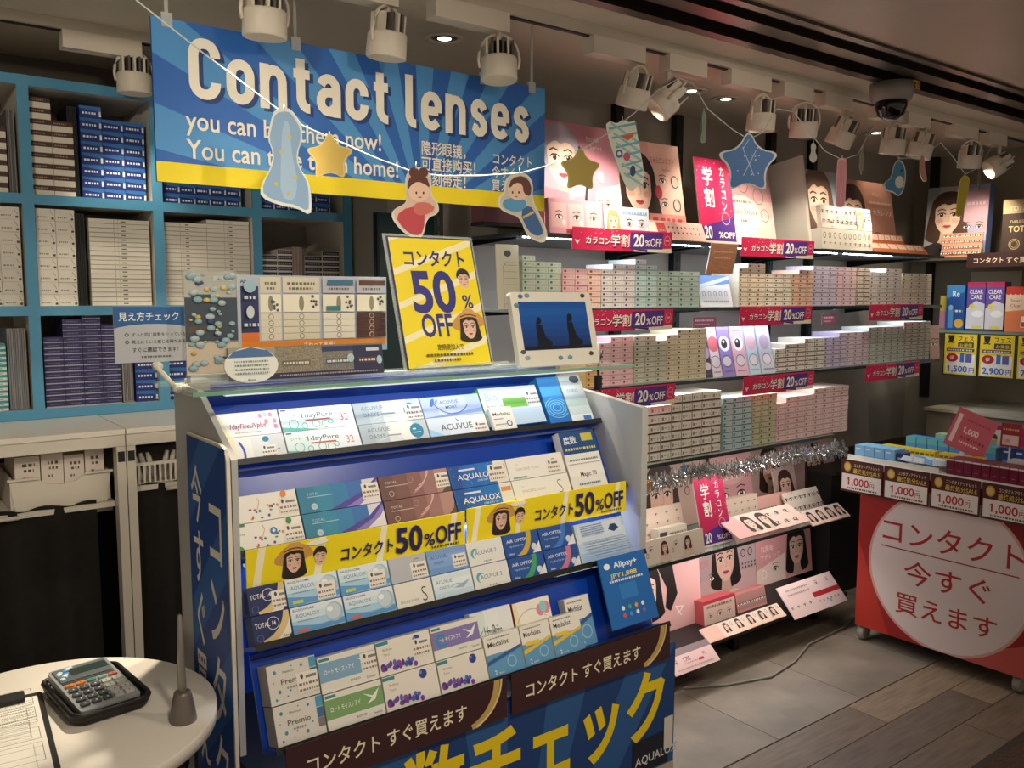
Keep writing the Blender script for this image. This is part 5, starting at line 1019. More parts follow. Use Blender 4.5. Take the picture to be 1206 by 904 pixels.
tray(2.36, 2.33, Z5+.03, .3, .14, 14, d_eyegrid, 'beige card with a grid of eyes at the left of the lower shelf', '#c8b4a4', .012)
tray(2.455, 2.28, Z5, .165, .1, 8, d_white8, 'small white carton beside the eye grid card', '#d0c8bc', .04)
tray(2.3, 2.212, Z5, .34, .092, 10, d_duo, 'beige strip with two dark-haired women on the lower shelf edge', '#c8b8ac', .012)
tray(2.96, 2.36, Z5, .22, .13, 8, d_eyegrid, 'beige tester box with eyes in the middle of the lower shelf', '#c8b09c', .04)
tray(3.19, 2.36, Z5, .22, .11, 14, d_lashes, 'pink row card of lashes on the lower shelf', '#c88c88', .012)
tray(2.79, 2.16, Z5+.035, .48, .13, 66, d_pinktray, 'pink sloping tray with two small women on the lower shelf', '#dca8a4', .006)
tray(3.35, 2.31, Z5, .27, .12, 30, d_dots, 'white sloping card of small eyes at the right of the lower shelf', '#d8c8c0', .006)
tray(3.3, 2.165, Z5+.006, .29, .085, 55, d_faces, 'sloping card with four dark-haired faces at the lower shelf end', '#dcc8c0', .006)
tray(3.42, 2.43, Z5, .17, .2, 14, d_p4, 'small framed portrait card standing at the right of the lower shelf', '#d8ccc4', .006)
poster(2.665, 2.845, Z5, Z5+.27, 2.24, 14, d_gs, 'red and purple student discount board on the lower shelf', name='discount_board')
# bottom display: low deck on feet
t = thing('floor_display', 'dark low base on feet carrying the bottom row of posters', 'display base', Matrix.Translation((2.6, 2.3, 0)))
part(MB().box(-.85, .98, -.14, .4, .12, .139, BLACK), 'deck', t)
part(MB().box(-.85, .98, .38, .4, .139, .42, DARK), 'back', t)
for x in (-.8, -.05, .3, .88): part(MB().box(x, x+.03, -.04, .0, 0, .12, BLACK), 'foot', t); part(MB().box(x, x+.03, .35, .39, 0, .12, BLACK), 'foot', t)
ZB = .1395
def d_b1(c): c.rect(0, 0, 1, 1, '#d8a8a8'); face(c, .12, .62, .34, '#17110f', '#e4c0b0', None, .4); c.poly([(.3, 1), (.55, 1), (.62, .5), (.5, .28), (.42, .35), (.46, .6)], '#17110f').line([(.6, .2), (.7, .3), (.58, .32), (.66, .18)], .02, '#efe4e0')
def d_b2(c): c.rect(0, 0, 1, 1, '#b8a0a4').rect(0, 0, 1, .35, '#c8a4a4'); face(c, .52, .6, .33, '#1f1614', '#dcb8a8', None, .5); [eye(c, .1+.2*k, .36, .06) for k in range(2)]; noisebars(c, .08, .4, .72, 4, .06, '#dcc4c4').text('色素', .12, .56, .12, '#cf8890', .004); [c.ring(.8+.11*k, .62, .05, .06, .016, '#3a3434', 10) for k in range(2)]; [c.ell(.78+.05*(k % 5), .45-.06*(k//5), .018, .018, '#4a4444') for k in range(10)]
def d_b3(c): c.rect(0, 0, 1, 1, '#cf9498').poly([(0, .0), (.5, 0), (.5, .5), (0, .3)], '#e4ccc4'); face(c, .72, .56, .33, '#1a1414', '#e0bcac', '#dca8a8', .6); c.text('15周年', .08, .62, .13, '#f0d4d0', .01).text('プチレンズ', .06, .48, .1, '#f0d4d0', .006, fit=.36); eye(c, .32, .26, .09); c.ring(.12, .2, .07, .08, .02, '#f0e8e4', 12)
for x0, x1, Y, h, dr, lb in ((2.4, 2.775, 2.33, .29, d_b1, 'bottom pink poster of a woman with long black hair at the left'), (2.85, 3.3, 2.45, .29, d_b2, 'bottom poster of a woman framing her face with hands'), (3.305, 3.74, 2.45, .25, d_b3, 'bottom rose poster of a long-haired woman at the right')):
    poster(x0, x1, ZB, ZB+h, Y, 6, dr, lb)
def d_price(c): c.rect(0, 0, 1, 1, '#e0c0c0').rect(0, .72, 1, 1, '#8a7a80').text('1,705', .3, .42, .24, '#3a3034', .012, .8).text('円', .74, .44, .16, '#3a3034', .01); eye(c, .15, .45, .09); c.rect(.6, .28, .72, .38, '#b83050'); noisebars(c, .3, .58, .3, 6, .06, '#c08890'); noisebars(c, .1, .9, .12, 6, .05, '#a89098')
def d_redbox(c): c.rect(0, 0, 1, 1, '#d8bcb0').rect(0, .85, 1, 1, '#b83848'); [eye(c, .2+.3*k, .32, .13) for k in range(3)]; noisebars(c, .1, .9, .68, 6, .1, '#8a6a64')
def d_redtray(c): c.rect(0, 0, 1, 1, '#c88a88').rect(.02, .1, .98, .9, '#a87c78'); [eye(c, .08+.12*k, .4, .14, brow=False) for k in range(8)]
def d_facerow(c):
    c.rect(0, 0, 1, 1, '#e4ccc0').rect(0, 0, .2, 1, '#e0b4a8')
    for k in range(5): face(c, .28+.15*k, .6, .24, '#1f1614', '#ecccba', None, .7); c.ring(.35+.15*k, .72, .09, .12, .02, '#3a3434', 10)
def d_leaf(c): c.rect(0, 0, 1, 1, '#e4cccc').rect(.5, .4, 1, .55, '#b02030'); [eye(c, .06+.11*k, .3, .07, brow=False) for k in range(4)]; [c.ell(.55+.07*k, .25, .03, .03, '#8a4a54') for k in range(6)]; noisebars(c, .1, .5, .8, 6, .05, '#a88c94'); noisebars(c, .1, .5, .66, 6, .05, '#a88c94'); [eye(c, .66+.2*k, .78, .07) for k in range(2)]; c.ell(.72, .18, .06, .05, '#7ab4e0')
tray(2.345, 2.085, .1, .25, .095, 49, d_price, 'pink price card reading 1,705 on the floor display at lower left', '#dcb8b8', .004)
tray(2.73, 2.28, ZB, .2, .1, 6, d_redbox, 'red-topped tester box with eyes on the bottom row', '#b85058', .06)
tray(2.96, 2.29, ZB, .2, .085, 14, d_redtray, 'rose tray of eye testers next to the red-topped box', '#b86a6c', .04)
tray(2.6, 2.145, ZB+.004, .5, .066, 54, d_facerow, 'sloping strip with five women faces on the bottom row', '#dcb8ac', .004)
tray(3.14, 2.13, ZB-.02, .4, .15, 43, d_leaf, 'open pink leaflet with red bar at the right of the bottom row', '#dcc0c0', .004)
solo(MB().tube([(2.45, 2.14, .006), (2.6, 2.06, .006), (2.8, 2.0, .006), (3.0, 2.03, .006), (3.2, 2.1, .006), (3.5, 2.12, .006), (3.8, 2.2, .006)], .004, M('#8a8680', .5)), 'floor_cable', 'thin grey cable lying on the floor below the displays', 'cable')
# ================= sale cart =================
CX = 3.42
RED = M('#8f1715', .45); t = thing('sale_cart', 'red sale cart with white circle on casters at the right', 'cart', Matrix.Translation((CX, 1.66, 0)))
T_ = Matrix.Translation((-CX, -1.66, 0))
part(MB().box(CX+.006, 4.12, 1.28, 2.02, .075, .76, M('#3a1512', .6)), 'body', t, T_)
part(MB().box(CX, CX+.006, 1.28, 2.02, .07, .77, RED), 'front_panel', t, T_)
part(MB().box(CX-.004, 4.14, 1.26, 2.1, .762, .79, M('#d8d2c6', .4)), 'top_board', t, T_)
c = Canvas(.76, .7)
c.rect(0, 0, 1, 1, '#8f1715').poly([(0, .0), (.2, 0), (.0, .55)], '#a82a1e').poly([(.6, 1), (1, .6), (1, 1)], '#741010').poly([(.1, 1), (0, .8), (0, 1)], '#b4301f').poly([(.5, 0), (1, 0), (1, .22)], '#b85048')
c.ell(.5, .46, .47, .47, '#c89a90', n=48).ell(.5, .46, .455, .455, '#d6c8c2', n=48)
c.text('コンタクト', .5, .585, .165, '#a3201c', .006, fit=.76, align='C').line([(.14, .545), (.86, .545)], .007, '#8a2a24').text('今すぐ', .5, .36, .155, '#a3201c', .006, fit=.46, align='C').text('買えます', .5, .17, .14, '#a3201c', .006, fit=.54, align='C')
part(c, 'printed_front', t, T_ @ FX(CX-.0005, 2.02, .07))
CS = M('#9a978e', .3, .3)
for x, y in ((CX+.05, 2.0), (CX+.05, 1.36), (4.05, 2.0), (4.05, 1.36)):
    k = part(MB().box(x-.03, x+.03, y-.012, y+.012, .05, .07, CS).box(x-.022, x+.022, y+.016, y+.02, .02, .058, CS), 'caster_fork', t, T_)
    part(MB().lathe([(.01, -.014), (.031, -.014), (.034, -.009), (.034, .009), (.031, .014), (.01, .014)], M('#8b8a84', .3), 20, Matrix.Translation((x-.012, y, .034)) @ Matrix.Rotation(R(90), 4, 'X')), 'caster_wheel', k)
# price tags
c = Canvas(.192, .14); c.rect(0, 0, 1, 1, '#4a1712').rect(.03, .06, .97, .56, '#e4ddd4').ell(.16, .78, .12, .15, '#b8963c').ell(.16, .78, .09, .11, '#d4b868')
c.text('コンタクトアウトレット', .31, .8, .12, '#e4d8c0', .006, fit=.62).text('最終処分SALE', .3, .61, .17, '#d8b850', .012, fit=.64).text('1,000', .14, .22, .33, '#b01c20', .018, fit=.55).text('円', .7, .22, .17, '#b01c20', .01).text('～', .72, .36, .14, '#4a4a4a'); noisebars(c, .18, .9, .1, 12, .05, '#5a4a44')
pm = c.mesh('printed_front'); sm_ = MB().box(0, .192, 0, .14, -.003, 0, M('#4a1712', .45)).mesh('tag_board')
for i, lb in enumerate(('first brown 1,000 yen price tag at the far end of the red cart', 'second brown 1,000 yen price tag from the far end of the cart', 'third brown 1,000 yen price tag, above the white circle edge', 'brown 1,000 yen price tag cut off by the right photo edge')):
    t = thing('price_tag', lb, 'price tag', FX(CX-.008, 2.112-.199*i, .652), 'price tags on the sale cart'); part(sm_, 'tag_board', t); part(pm, 'printed_front', t)
# goods on the cart
CZ = .7905
def goods(name, label, cat, x, y0, n, wd, h, dep, body, draw, group, jit=0, z=CZ):
    c = Canvas(wd*.94, h); c.box(0, wd*.94, 0, h, -dep, 0, M(body, .35)); draw(c); me = c.mesh(name)
    for k in range(n): solo(me, name, label+(', '+ORD[k]+' from far end' if n > 1 else ''), cat, FX(x+random.uniform(-jit, jit), y0-wd*k, z), group)
solo(MB().box(3.44, 3.6, 1.7, 2.1, CZ, CZ+.004, M('#d8d4c8', .4)).box(3.44, 3.444, 1.7, 2.1, CZ+.004, CZ+.02, M('#d8d4c8', .4)).box(3.596, 3.6, 1.7, 2.1, CZ+.004, CZ+.03, M('#d8d4c8', .4)), 'white_tray', 'shallow white tray at the far front corner of the cart', 'tray')
ZT = CZ+.0045
def g_lb(c): c.rect(0, 0, 1, .25, '#4a86b8').rect(.1, .7, .6, .8, '#cfe0ec')
goods('light_blue_box', 'light blue box in the white tray on the cart', 'box', 3.47, 2.085, 4, .046, .056, .09, '#7fb0d4', g_lb, 'light blue boxes in the white tray', z=ZT)
goods('navy_box', 'small navy box right of the light blue ones in the white tray', 'box', 3.48, 1.9, 1, .03, .045, .06, '#20305c', lambda c: c.rect(.2, .4, .8, .6, '#8a9cc4'), None, z=ZT)
random.seed(4)
for k in range(7):
    m = MB().rbox(-.022, .022, -.03, .03, 0, .022, .008, M(('#cfdbe4', '#7fb4d8', '#dfe4e4')[k % 3], .25)).box(-.015, .015, -.018, .018, .0221, .0228, M(('#4a86c0', '#e8eef0', '#3f78b8')[k % 3], .3))
    solo(m, 'wrapped_pack', 'blue and white wrapped lens pack in the white tray, '+ORD[k]+' from far end', 'pack', Matrix.Translation((3.49+.05*(k % 2), 1.85-.022*k, ZT+.012)) @ Matrix.Rotation(R(random.uniform(-30, 30)), 4, 'Z') @ Matrix.Rotation(R(20), 4, 'Y'), 'wrapped packs in the white tray')
def g_y(c): c.rect(.1, .5, .9, .75, '#6a5a1c')
goods('yellow_box', 'small yellow box in the far row behind the white tray', 'box', 3.68, 2.08, 11, .022, .04, .05, '#d8bc20', g_y, 'yellow boxes behind the white tray')
goods('yellow_box', 'small yellow box in the near row behind the pink sign', 'box', 3.68, 1.82, 8, .022, .04, .05, '#d8bc20', g_y, 'yellow boxes behind the pink sign')
def g_t(c): c.rect(0, .6, 1, 1, '#5fa89c').rect(0, 0, 1, .2, '#3d78a8')
goods('teal_box', 'blue green box in the third row of the cart', 'box', 3.85, 2.06, 8, .05, .065, .07, '#4a8cb8', g_t, 'blue green boxes on the cart')
goods('green_box', 'pale green box in the rear row of the cart', 'box', 4.0, 2.0, 5, .05, .07, .06, '#9cb890', lambda c: c.rect(.1, .2, .9, .5, '#c8d4b8'), 'green boxes on the cart')
def g_w(c): c.rect(0, .9, 1, 1, '#d8d0c8').rect(.3, .3, .7, .34, '#a85a6a')
goods('wine_box', 'wine red box with white top along the cart front edge', 'box', 3.46, 1.68, 9, .034, .062, .1, '#6a1230', g_w, 'wine red boxes along the cart front')
goods('navy_slim_box', 'navy slim box after the wine red ones at the right edge', 'box', 3.46, 1.372, 3, .034, .062, .1, '#1a2350', g_w, 'navy slim boxes on the cart')
goods('dark_blue_box', 'dark blue box behind the pink sign on the cart', 'box', 3.86, 1.64, 4, .05, .07, .07, '#244a8c', g_lb, 'dark blue boxes behind the pink sign')
goods('white_grey_box', 'white grey box on the near rear part of the cart', 'box', 3.72, 1.56, 7, .045, .045, .06, '#bdb8b0', lambda c: c.rect(.2, .3, .8, .6, '#8a8684'), 'white grey boxes on the cart')
def d_1000(c): c.rect(0, 0, 1, 1, '#c05468').rect(.06, .12, .16, .86, '#e4c8c4').text('1,000', .28, .45, .2, '#efdcd4', .012, .9); noisebars(c, .3, .9, .3, 8, .06, '#8a2a3c'); noisebars(c, .3, .8, .18, 8, .05, '#e4c8c4'); noisebars(c, .3, .9, .75, 8, .05, '#a83a4c')
t = thing('tilted_price_sign', 'tilted pink 1,000 sign standing among the goods on the cart', 'sign', FR((3.64, 1.765, CZ+.085), (.95, -1, -.62), (.0, .22, 1)))
part(MB().box(-.02, .15, 0, .17, -.004, 0, M('#b84a60', .45)), 'sign_board', t); c = Canvas(.17, .17); d_1000(c); part(c, 'printed_front', t, Matrix.Translation((-.02, 0, 0)))
part(MB().box(.06, .075, -.05, .02, -.012, -.005, M('#d8dcd8', .2)), 'stake', t)
def d_rp(c): c.rect(0, 0, 1, 1, '#8c1c1c').rect(.1, .08, .9, .5, '#d8b4a8').text('1,000', .16, .2, .2, '#b02020', .01, .6); noisebars(c, .1, .9, .7, 6, .07, '#c8a060')
for i, (y, z) in enumerate(((1.64, .87), (1.5, .895))):
    t = thing('red_price_card', ('red price card leaning right of the pink sign', 'red price card at the right photo edge above the goods')[i], 'price card', FX(3.83, y, z, 4)); part(MB().box(0, .08, 0, .1, -.002, 0, M('#8c1c1c', .5)), 'card', t); c = Canvas(.08, .1); d_rp(c); part(c, 'printed_front', t)
    part(MB().box(.036, .044, -.1, 0, -.002, 0, M('#c8c8c4', .3)), 'stem', t)
def d_mag(c):
    c.rect(0, 0, 1, 1, '#a01c54').rect(.28, .15, .52, .85, '#d8c8b8').ell(.36, .55, .12, .14, '#4a3428').ell(.45, .55, .1, .12, '#8a6a3c').rect(.6, .1, .68, .7, '#e4ccc8'); c.vtext('学割', .06, .9, .26, '#e8b8c4', .01).vtext('OFF', .18, .85, .2, '#d88ca4', .01)
t = thing('magenta_board', 'low magenta display board behind the goods on the cart', 'board', FX(4.1, 1.98, CZ+.0005)); part(MB().box(0, .55, 0, .125, -.008, 0, M('#a01c54', .5)), 'board', t); c = Canvas(.55, .125); d_mag(c); part(c, 'printed_front', t)
solo(MB().box(4.5, 5.09, .9, 2.3, 0, .9, M('#8f8674', .6)).box(4.48, 5.09, .9, 2.31, .9, .915, M('#b8ae9a', .5)), 'low_cabinet', 'beige low cabinet along the right wall behind the cart', 'cabinet')
# ================= right wall shelf =================
t = thing('side_shelf_unit', 'shelf on the right wall with cleaning solution boxes', 'shelf unit', Matrix.Translation((4.62, 1.7, 1.3)))
T_ = Matrix.Translation((-4.62, -1.7, -1.3))
for z in (1.32, 1.70): part(MB().box(4.6, 5.05, .9, 2.5, z-.015, z-.001, SHG if z < 1.5 else M('#5a544c', .4)), 'board', t, T_)
def carebox(y0, wd, h, body, draw, label):
    t = thing('solution_box', label, 'solution box', FX(4.625, y0, 1.3205), 'cleaning solution boxes'); part(MB().box(0, wd, 0, h, -.07, 0, M(body, .4)), 'carton', t); c = Canvas(wd, h); draw(c); part(c, 'printed_front', t)
def g_re(c): c.rect(0, 0, 1, 1, '#1c4f9c').poly([(.0, .7), (1, .85), (1, 1), (0, 1)], '#3f86c8').text('Re', .3, .74, .2, '#e0ecf4', .01, .8).rect(.12, .05, .4, .45, '#4f90cc').ell(.26, .5, .05, .06, '#8ab8dc').ell(.72, .15, .1, .1, '#d8b040'); noisebars(c, .5, .9, .4, 4, .05, '#cfe0f0')
def g_cc(c): c.rect(0, 0, 1, 1, '#5a4a9c').rect(0, .9, 1, 1, '#b83060').poly([(0, 0), (1, 0), (1, .55), (.5, .62), (0, .45)], '#cfd0dc').text('CLEAR', .12, .76, .12, '#efeaf4', .012, fit=.76).text('CARE', .18, .65, .12, '#efeaf4', .012, fit=.64).ell(.62, .35, .12, .07, '#e8ecf0').ell(.3, .5, .06, .05, '#d8d040').rect(.3, .05, .85, .1, '#d8c830').rect(0, 0, 1, .04, '#3a2a6c')
def g_sm(c): c.rect(0, 0, 1, 1, '#d87a4a').rect(0, .86, 1, 1, '#b83028').poly([(0, .45), (1, .5), (1, .86), (0, .86)], '#dcc4b0').text('Smart', .2, .66, .1, '#8a3a28', .004).text('Clean', .2, .55, .1, '#8a3a28', .004).rect(.68, .1, .9, .35, '#efe4dc').rect(.72, .12, .86, .22, '#b83028'); [c.ell(.1+.2*k, .86, .05, .04, '#b83028') for k in range(5)]
carebox(2.29, .095, .235, '#1c4f9c', g_re, 'blue cleaning solution box at the left of the side shelf')
carebox(2.184, .09, .25, '#5a4a9c', g_cc, 'left purple cleaning solution box next to the blue one')
carebox(2.09, .09, .25, '#5a4a9c', g_cc, 'right purple cleaning solution box next to the orange one')
carebox(1.992, .11, .225, '#d87a4a', g_sm, 'orange cleaning solution box at the right photo edge')
solo(MB().box(4.64, 4.7, 2.295, 2.33, 1.3205, 1.5, M('#b8a83c', .5)).box(4.635, 4.64, 2.297, 2.328, 1.33, 1.42, M('#b07a98', .5)), 'yellow_pink_box', 'narrow yellow and pink box left of the blue solution box', 'box')
solo(MB().box(4.9, 4.93, 2.05, 2.3, 1.3205, 1.63, M('#cfc4a8', .6)), 'cream_board', 'plain cream board behind the solution boxes', 'board')
def g_fes(price, alt):
    def f(c):
        c.rect(0, 0, 1, 1, '#23201c').rect(.03, .025, .97, .975, '#e6c81c').rect(.08, .05, .92, .5, '#e9e6dc').text('夏', .12, .78, .2, '#23201c', .03, .8).text('フェス', .4, .82, .14, '#23201c', .014, fit=.48).rect(.42, .66, .88, .79, '#3a3424').text('お得祭', .46, .685, .09, '#e6c81c', .01, fit=.38).rect(.1, .57, .9, .64, '#2a2c54'); noisebars(c, .14, .86, .585, 8, .035, '#d8d4c8')
        c.ell(.27, .42, .14, .1, '#b02028').text('得', .2, .38, .1, '#e8dcd0', .01).rect(.5, .32, .62, .54, '#3f6ca8').rect(.66, .32, .84, .52, '#5a5a9c').text(price, .12, .09, .2, '#2f5aa8', .014, fit=.6).text('円', .76, .09, .14, '#2f5aa8', .01)
    return f
for i, (y, pr, lb) in enumerate(((2.277, '1,500', 'yellow price poster reading 1,500 below the blue solution box'), (2.096, '2,900', 'yellow price poster reading 2,900 below the purple solution boxes'), (1.914, '2,980', 'third yellow festival price poster cut by the right photo edge'))):
    t = thing('festival_poster', lb, 'poster', FX(4.594, y, 1.085), 'yellow festival posters'); part(MB().box(0, .176, 0, .222, -.003, 0, M('#23201c', .5)), 'sheet', t); c = Canvas(.176, .222); g_fes(pr, i)(c); part(c, 'printed_front', t)
def d_woman(c): grad(c, ('#9a9c9c', '#b4b0ac', '#b0aab4', '#a4a0b8', '#a0a4c4')); face(c, .36, .6, .26, '#4a3026', '#ecc8b0', '#2a2428', .6); c.poly([(.62, .5), (1, .35), (1, .95), (.62, .9)], '#c49ca8'); [eye(c, .68+.2*k, .42, .05) for k in range(2)]; noisebars(c, .66, .95, .72, 6, .04, '#e0c8d0')
p0 = Vector((4.68, 2.46, 1.7035)); t = thing('model_poster_box', 'pale blue box poster of a long-haired woman on the far corner shelf', 'poster box', FR(p0, (.12, -1, 0), (.1, 0, 1)))
part(MB().box(0, .31, 0, .38, -.08, 0, M('#6a80b8', .5)), 'box', t); c = Canvas(.31, .38); d_woman(c); part(c, 'printed_front', t)
def d_grid(c): c.rect(0, 0, 1, 1, '#c88c70'); [eye(c, .06+.125*(k % 8), .88-.24*(k//8), .09, brow=False) for k in range(32)]
t = thing('tester_board', 'coral tester board with a grid of eyes below the woman poster box', 'display', FR((4.612, 2.33, 1.7005), (.05, -1, 0), (.25, 0, 1))); part(MB().box(0, .2, 0, .13, -.006, 0, M('#c07a60', .5)), 'stand', t); c = Canvas(.2, .13); d_grid(c); part(c, 'printed_front', t)
def d_tot(c): c.rect(0, 0, 1, 1, '#3a2822').rect(0, .75, 1, 1, '#b8a078').text('TOTAL', .1, .8, .11, '#efe4cc', .004).text('DAILIES', .12, .58, .07, '#c8b080').text('TOTAL1', .1, .42, .15, '#d8bc7c', .014, .9).ring(.2, .2, .09, .09, .012, '#b8a070', 14).ring(.2, .2, .06, .06, .008, '#b8a070', 14)
t = thing('brown_brand_board', 'brown board with gold lettering at the right photo edge above the solution boxes', 'board', FX(4.625, 2.03, 1.7005)); part(MB().box(0, .3, 0, .275, -.02, 0, M('#3a2822', .4)), 'board', t); c = Canvas(.3, .275); d_tot(c); part(c, 'printed_front', t)
t = thing('maroon_banner', 'maroon banner with cream writing on the right wall shelf edge', 'banner', FX(4.592, 2.18, 1.645)); part(MB().box(0, .42, 0, .07, -.002, 0, M('#35191c', .4)), 'strip', t); c = Canvas(.42, .07).rect(0, 0, 1, 1, '#3a1d20').text('コンタクト すぐ買えます', .07, .32, .42, '#efe4c4', .012, fit=.82); part(c, 'printed_front', t)
# ================= paper garland =================
GY = 1.86
def gp(px, py, Y=GY): return at(px, py, Y=Y)
pts = [(160, 0), (240, 63), (330, 131), (352, 146), (398, 166), (440, 185), (488, 203), (520, 207), (560, 207), (612, 204), (645, 195), (690, 173), (725, 151), (748, 132), (775, 106), (800, 92), (816, 98), (833, 128), (862, 152), (882, 164), (898, 156), (915, 128), (935, 132), (955, 158), (972, 178), (992, 188), (1010, 182), (1022, 160), (1030, 148), (1045, 172), (1060, 187), (1084, 184), (1108, 168), (1122, 184), (1137, 205), (1155, 196), (1168, 172)]
P3 = [gp(*p) for p in pts]
o_ = solo(MB().tube(P3, .0017, M('#cfd6d2', .5), 5), 'garland_string', 'thin pale string of paper ornaments hanging across the sign and lamps', 'string')
def orn(name, label, px, ytop, hpx, outline, col, edge, draw=None, rz=-34, thick=.004, roll=0):
    """outline in unit box (0..1 high, x centred)"""
    p_ = gp(px, ytop, GY-.014); s = ((p_-EYE).dot(fw))/FPX*hpx*1.06
    t = thing(name, label, 'ornament', FY(p_.x, p_.y, p_.z-s, 0, rz) @ Matrix.Rotation(R(roll), 4, 'Z'), 'paper ornaments on the string')
    outline = smooth(outline, 1 if name == 'milky_way_ornament' else 2); P_ = [(x*s, y*s) for x, y in outline]; cx_ = sum(p[0] for p in P_)/len(P_); cy_ = sum(p[1] for p in P_)/len(P_)
    part(MB().prism(P_, -thick, 0, M(edge, .6)), 'paper_edge', t)
    c = Canvas(s*2, s*2, .0002); c.w = c.h = s; 
    q = [((cx_+(x-cx_)*.9), (cy_+(y-cy_)*.93)) for x, y in P_]; c.z += .0001; c.add([(x, y, c.z) for x, y in q], [tuple(range(len(q)))], col)
    c.w, c.h = s, s
    if draw: draw(c)
    part(c, 'printed_front', t)
    part(MB().tube([(0, .97*s, 0), (0, 1.06*s, .0)], .0015, '#cfd6d2', 4), 'loop', t)
class _NoClip: pass
def shp(c, pts, col):
    pts = smooth(pts, 1) if len(pts) > 4 and len(pts) < 14 else pts
    c.z += .00005; c.add([(x*c.w, y*c.h, c.z) for x, y in pts], [tuple(range(len(pts)))], col); return c
def el(c, x, y, rx, ry, col, n=14): return shp(c, [(x+rx*math.cos(2*math.pi*i/n), y+ry*math.sin(2*math.pi*i/n)) for i in range(n)], col)
star = [(x, .5+y) for x, y in star2(.6, .5)]
rnd = lambda n, rx, ry, x=0, y=.5: [(x+rx*math.cos(2*math.pi*i/n), y+ry*math.sin(2*math.pi*i/n)) for i in range(n)]
mw = [(-.1, 1.02), (.04, 1.04), (.1, .98), (.17, .86), (.17, .72), (.12, .6), (.13, .45), (.24, .28), (.25, .1), (.24, -.04), (.1, .04), (-.06, .06), (-.26, .14), (-.26, .26), (-.16, .42), (-.12, .58), (-.18, .74), (-.14, .9)]
def dmw(c): shp(c, [(-.02, .9), (.05, .9), (.06, .6), (.12, .3), (.08, .1), (-.06, .15), (-.05, .5)], '#a9c8e4'); [el(c, x, y, .02, .02, '#d8c050') for x, y in ((.05, .75), (-.05, .6), (.1, .35), (-.1, .28), (.02, .18))]
orn('milky_way_ornament', 'pale blue flowing ribbon ornament hanging in front of the sign', 335, 131, 110, mw, '#8fb4d8', '#e8ece8', dmw)
orn('star_ornament', 'plain gold star ornament in front of the sign lettering', 388, 158, 50, star, '#b89c48', '#c8b068', rz=-34)
girl = [(.0, 1.0), (.14, .98), (.22, .85), (.2, .62), (.3, .52), (.32, .36), (.14, .3), (.1, .05), (-.02, .0), (-.2, .1), (-.36, .3), (-.32, .42), (-.12, .5), (-.16, .7), (-.14, .92)]
def dgirl(c): shp(c, [(-.3, .32), (-.1, .46), (.12, .42), (.1, .1), (-.02, .04), (-.18, .14)], '#b8404a'); shp(c, [(-.04, .5), (.16, .52), (.28, .42), (.1, .32), (-.04, .36)], '#c86a60'); el(c, .04, .66, .15, .14, '#e8c4ac'); shp(c, [(-.12, .66), (-.12, .82), (.0, .92), (.14, .88), (.2, .7), (.12, .76), (.02, .8), (-.08, .74)], '#5a2f22'); el(c, -.03, .92, .07, .07, '#5a2f22'); el(c, .1, .92, .07, .07, '#5a2f22'); el(c, 0, .64, .012, .02, '#3a2420'); el(c, .1, .64, .012, .02, '#3a2420'); el(c, .05, .58, .03, .01, '#c0605c')
orn('girl_ornament', 'paper girl ornament with brown hair in a red robe', 490, 196, 80, girl, '#d8b8a8', '#d8d4c8', dgirl)
boy = [(-.12, .98), (.1, 1.0), (.2, .85), (.18, .62), (.3, .4), (.42, .14), (.36, .0), (.22, .04), (.1, .12), (.0, .38), (-.16, .42), (-.3, .5), (-.32, .64), (-.22, .72), (-.22, .88)]
def dboy(c): shp(c, [(-.26, .54), (-.16, .46), (.02, .44), (.12, .56), (.04, .64), (-.2, .64)], '#4f94c0'); shp(c, [(.0, .44), (.14, .56), (.26, .38), (.36, .14), (.24, .1), (.12, .18)], '#2f5a94'); shp(c, [(.04, .38), (.2, .46), (.21, .43), (.05, .35)], '#d8b850'); el(c, -.02, .74, .15, .13, '#e8c4ac'); shp(c, [(-.16, .76), (-.12, .92), (.06, .96), (.17, .84), (.16, .66), (.06, .7), (.04, .84), (-.06, .86)], '#5a3020'); el(c, -.1, .72, .012, .02, '#3a2420'); el(c, -.01, .72, .012, .02, '#3a2420'); el(c, -.05, .66, .025, .01, '#c0605c')
orn('boy_ornament', 'paper boy ornament with brown hair in a blue robe', 612, 203, 78, boy, '#c8c0b0', '#d8d4c8', dboy)
orn('star_ornament', 'plain gold star ornament in front of the silver-haired girl poster', 684, 175, 47, star, '#a89440', '#b8a860', rz=-20)
carp = [(-.26, .92), (-.18, 1.0), (-.08, .95), (0, 1.02), (.1, .97), (.18, 1.02), (.2, .9), (.36, .12), (.22, .1), (.18, .0), (.06, .05)]
def dcarp(c):
    for k in range(6):
        shp(c, [(-.2+.05*k, .9-.13*k), (.2+.02*k, .98-.13*k), (.21+.02*k, .95-.13*k), (-.19+.05*k, .87-.13*k)], '#6fb0c0'); shp(c, [(-.16+.04*k, .98-.14*k), (.26+.015*k, .7-.12*k), (.25+.015*k, .67-.12*k), (-.17+.04*k, .95-.14*k)], '#8fc4cc')
    shp(c, [(-.02, .78), (.16, .83), (.16, .78), (.08, .72)], '#d86a3a'); el(c, -.04, .54, .05, .06, '#3a6aa8'); el(c, -.04, .54, .025, .03, '#f0f0e8'); el(c, .07, .5, .05, .06, '#c8506a'); el(c, .16, .3, .04, .08, '#2a3a6c')
orn('carp_streamer', 'blue checked carp streamer ornament with orange mouth', 733, 142, 78, carp, '#dfe6d8', '#e8ece0', dcarp)
orn('fish_tail_ornament', 'dim grey green fish-tail ornament behind the round finned lamp', 829, 130, 36, [(0, 1), (.14, .95), (.2, .7), (.12, .4), (.22, .05), (-.2, .0), (-.06, .4), (-.1, .8)], '#7d8678', '#8d9488', rz=10)
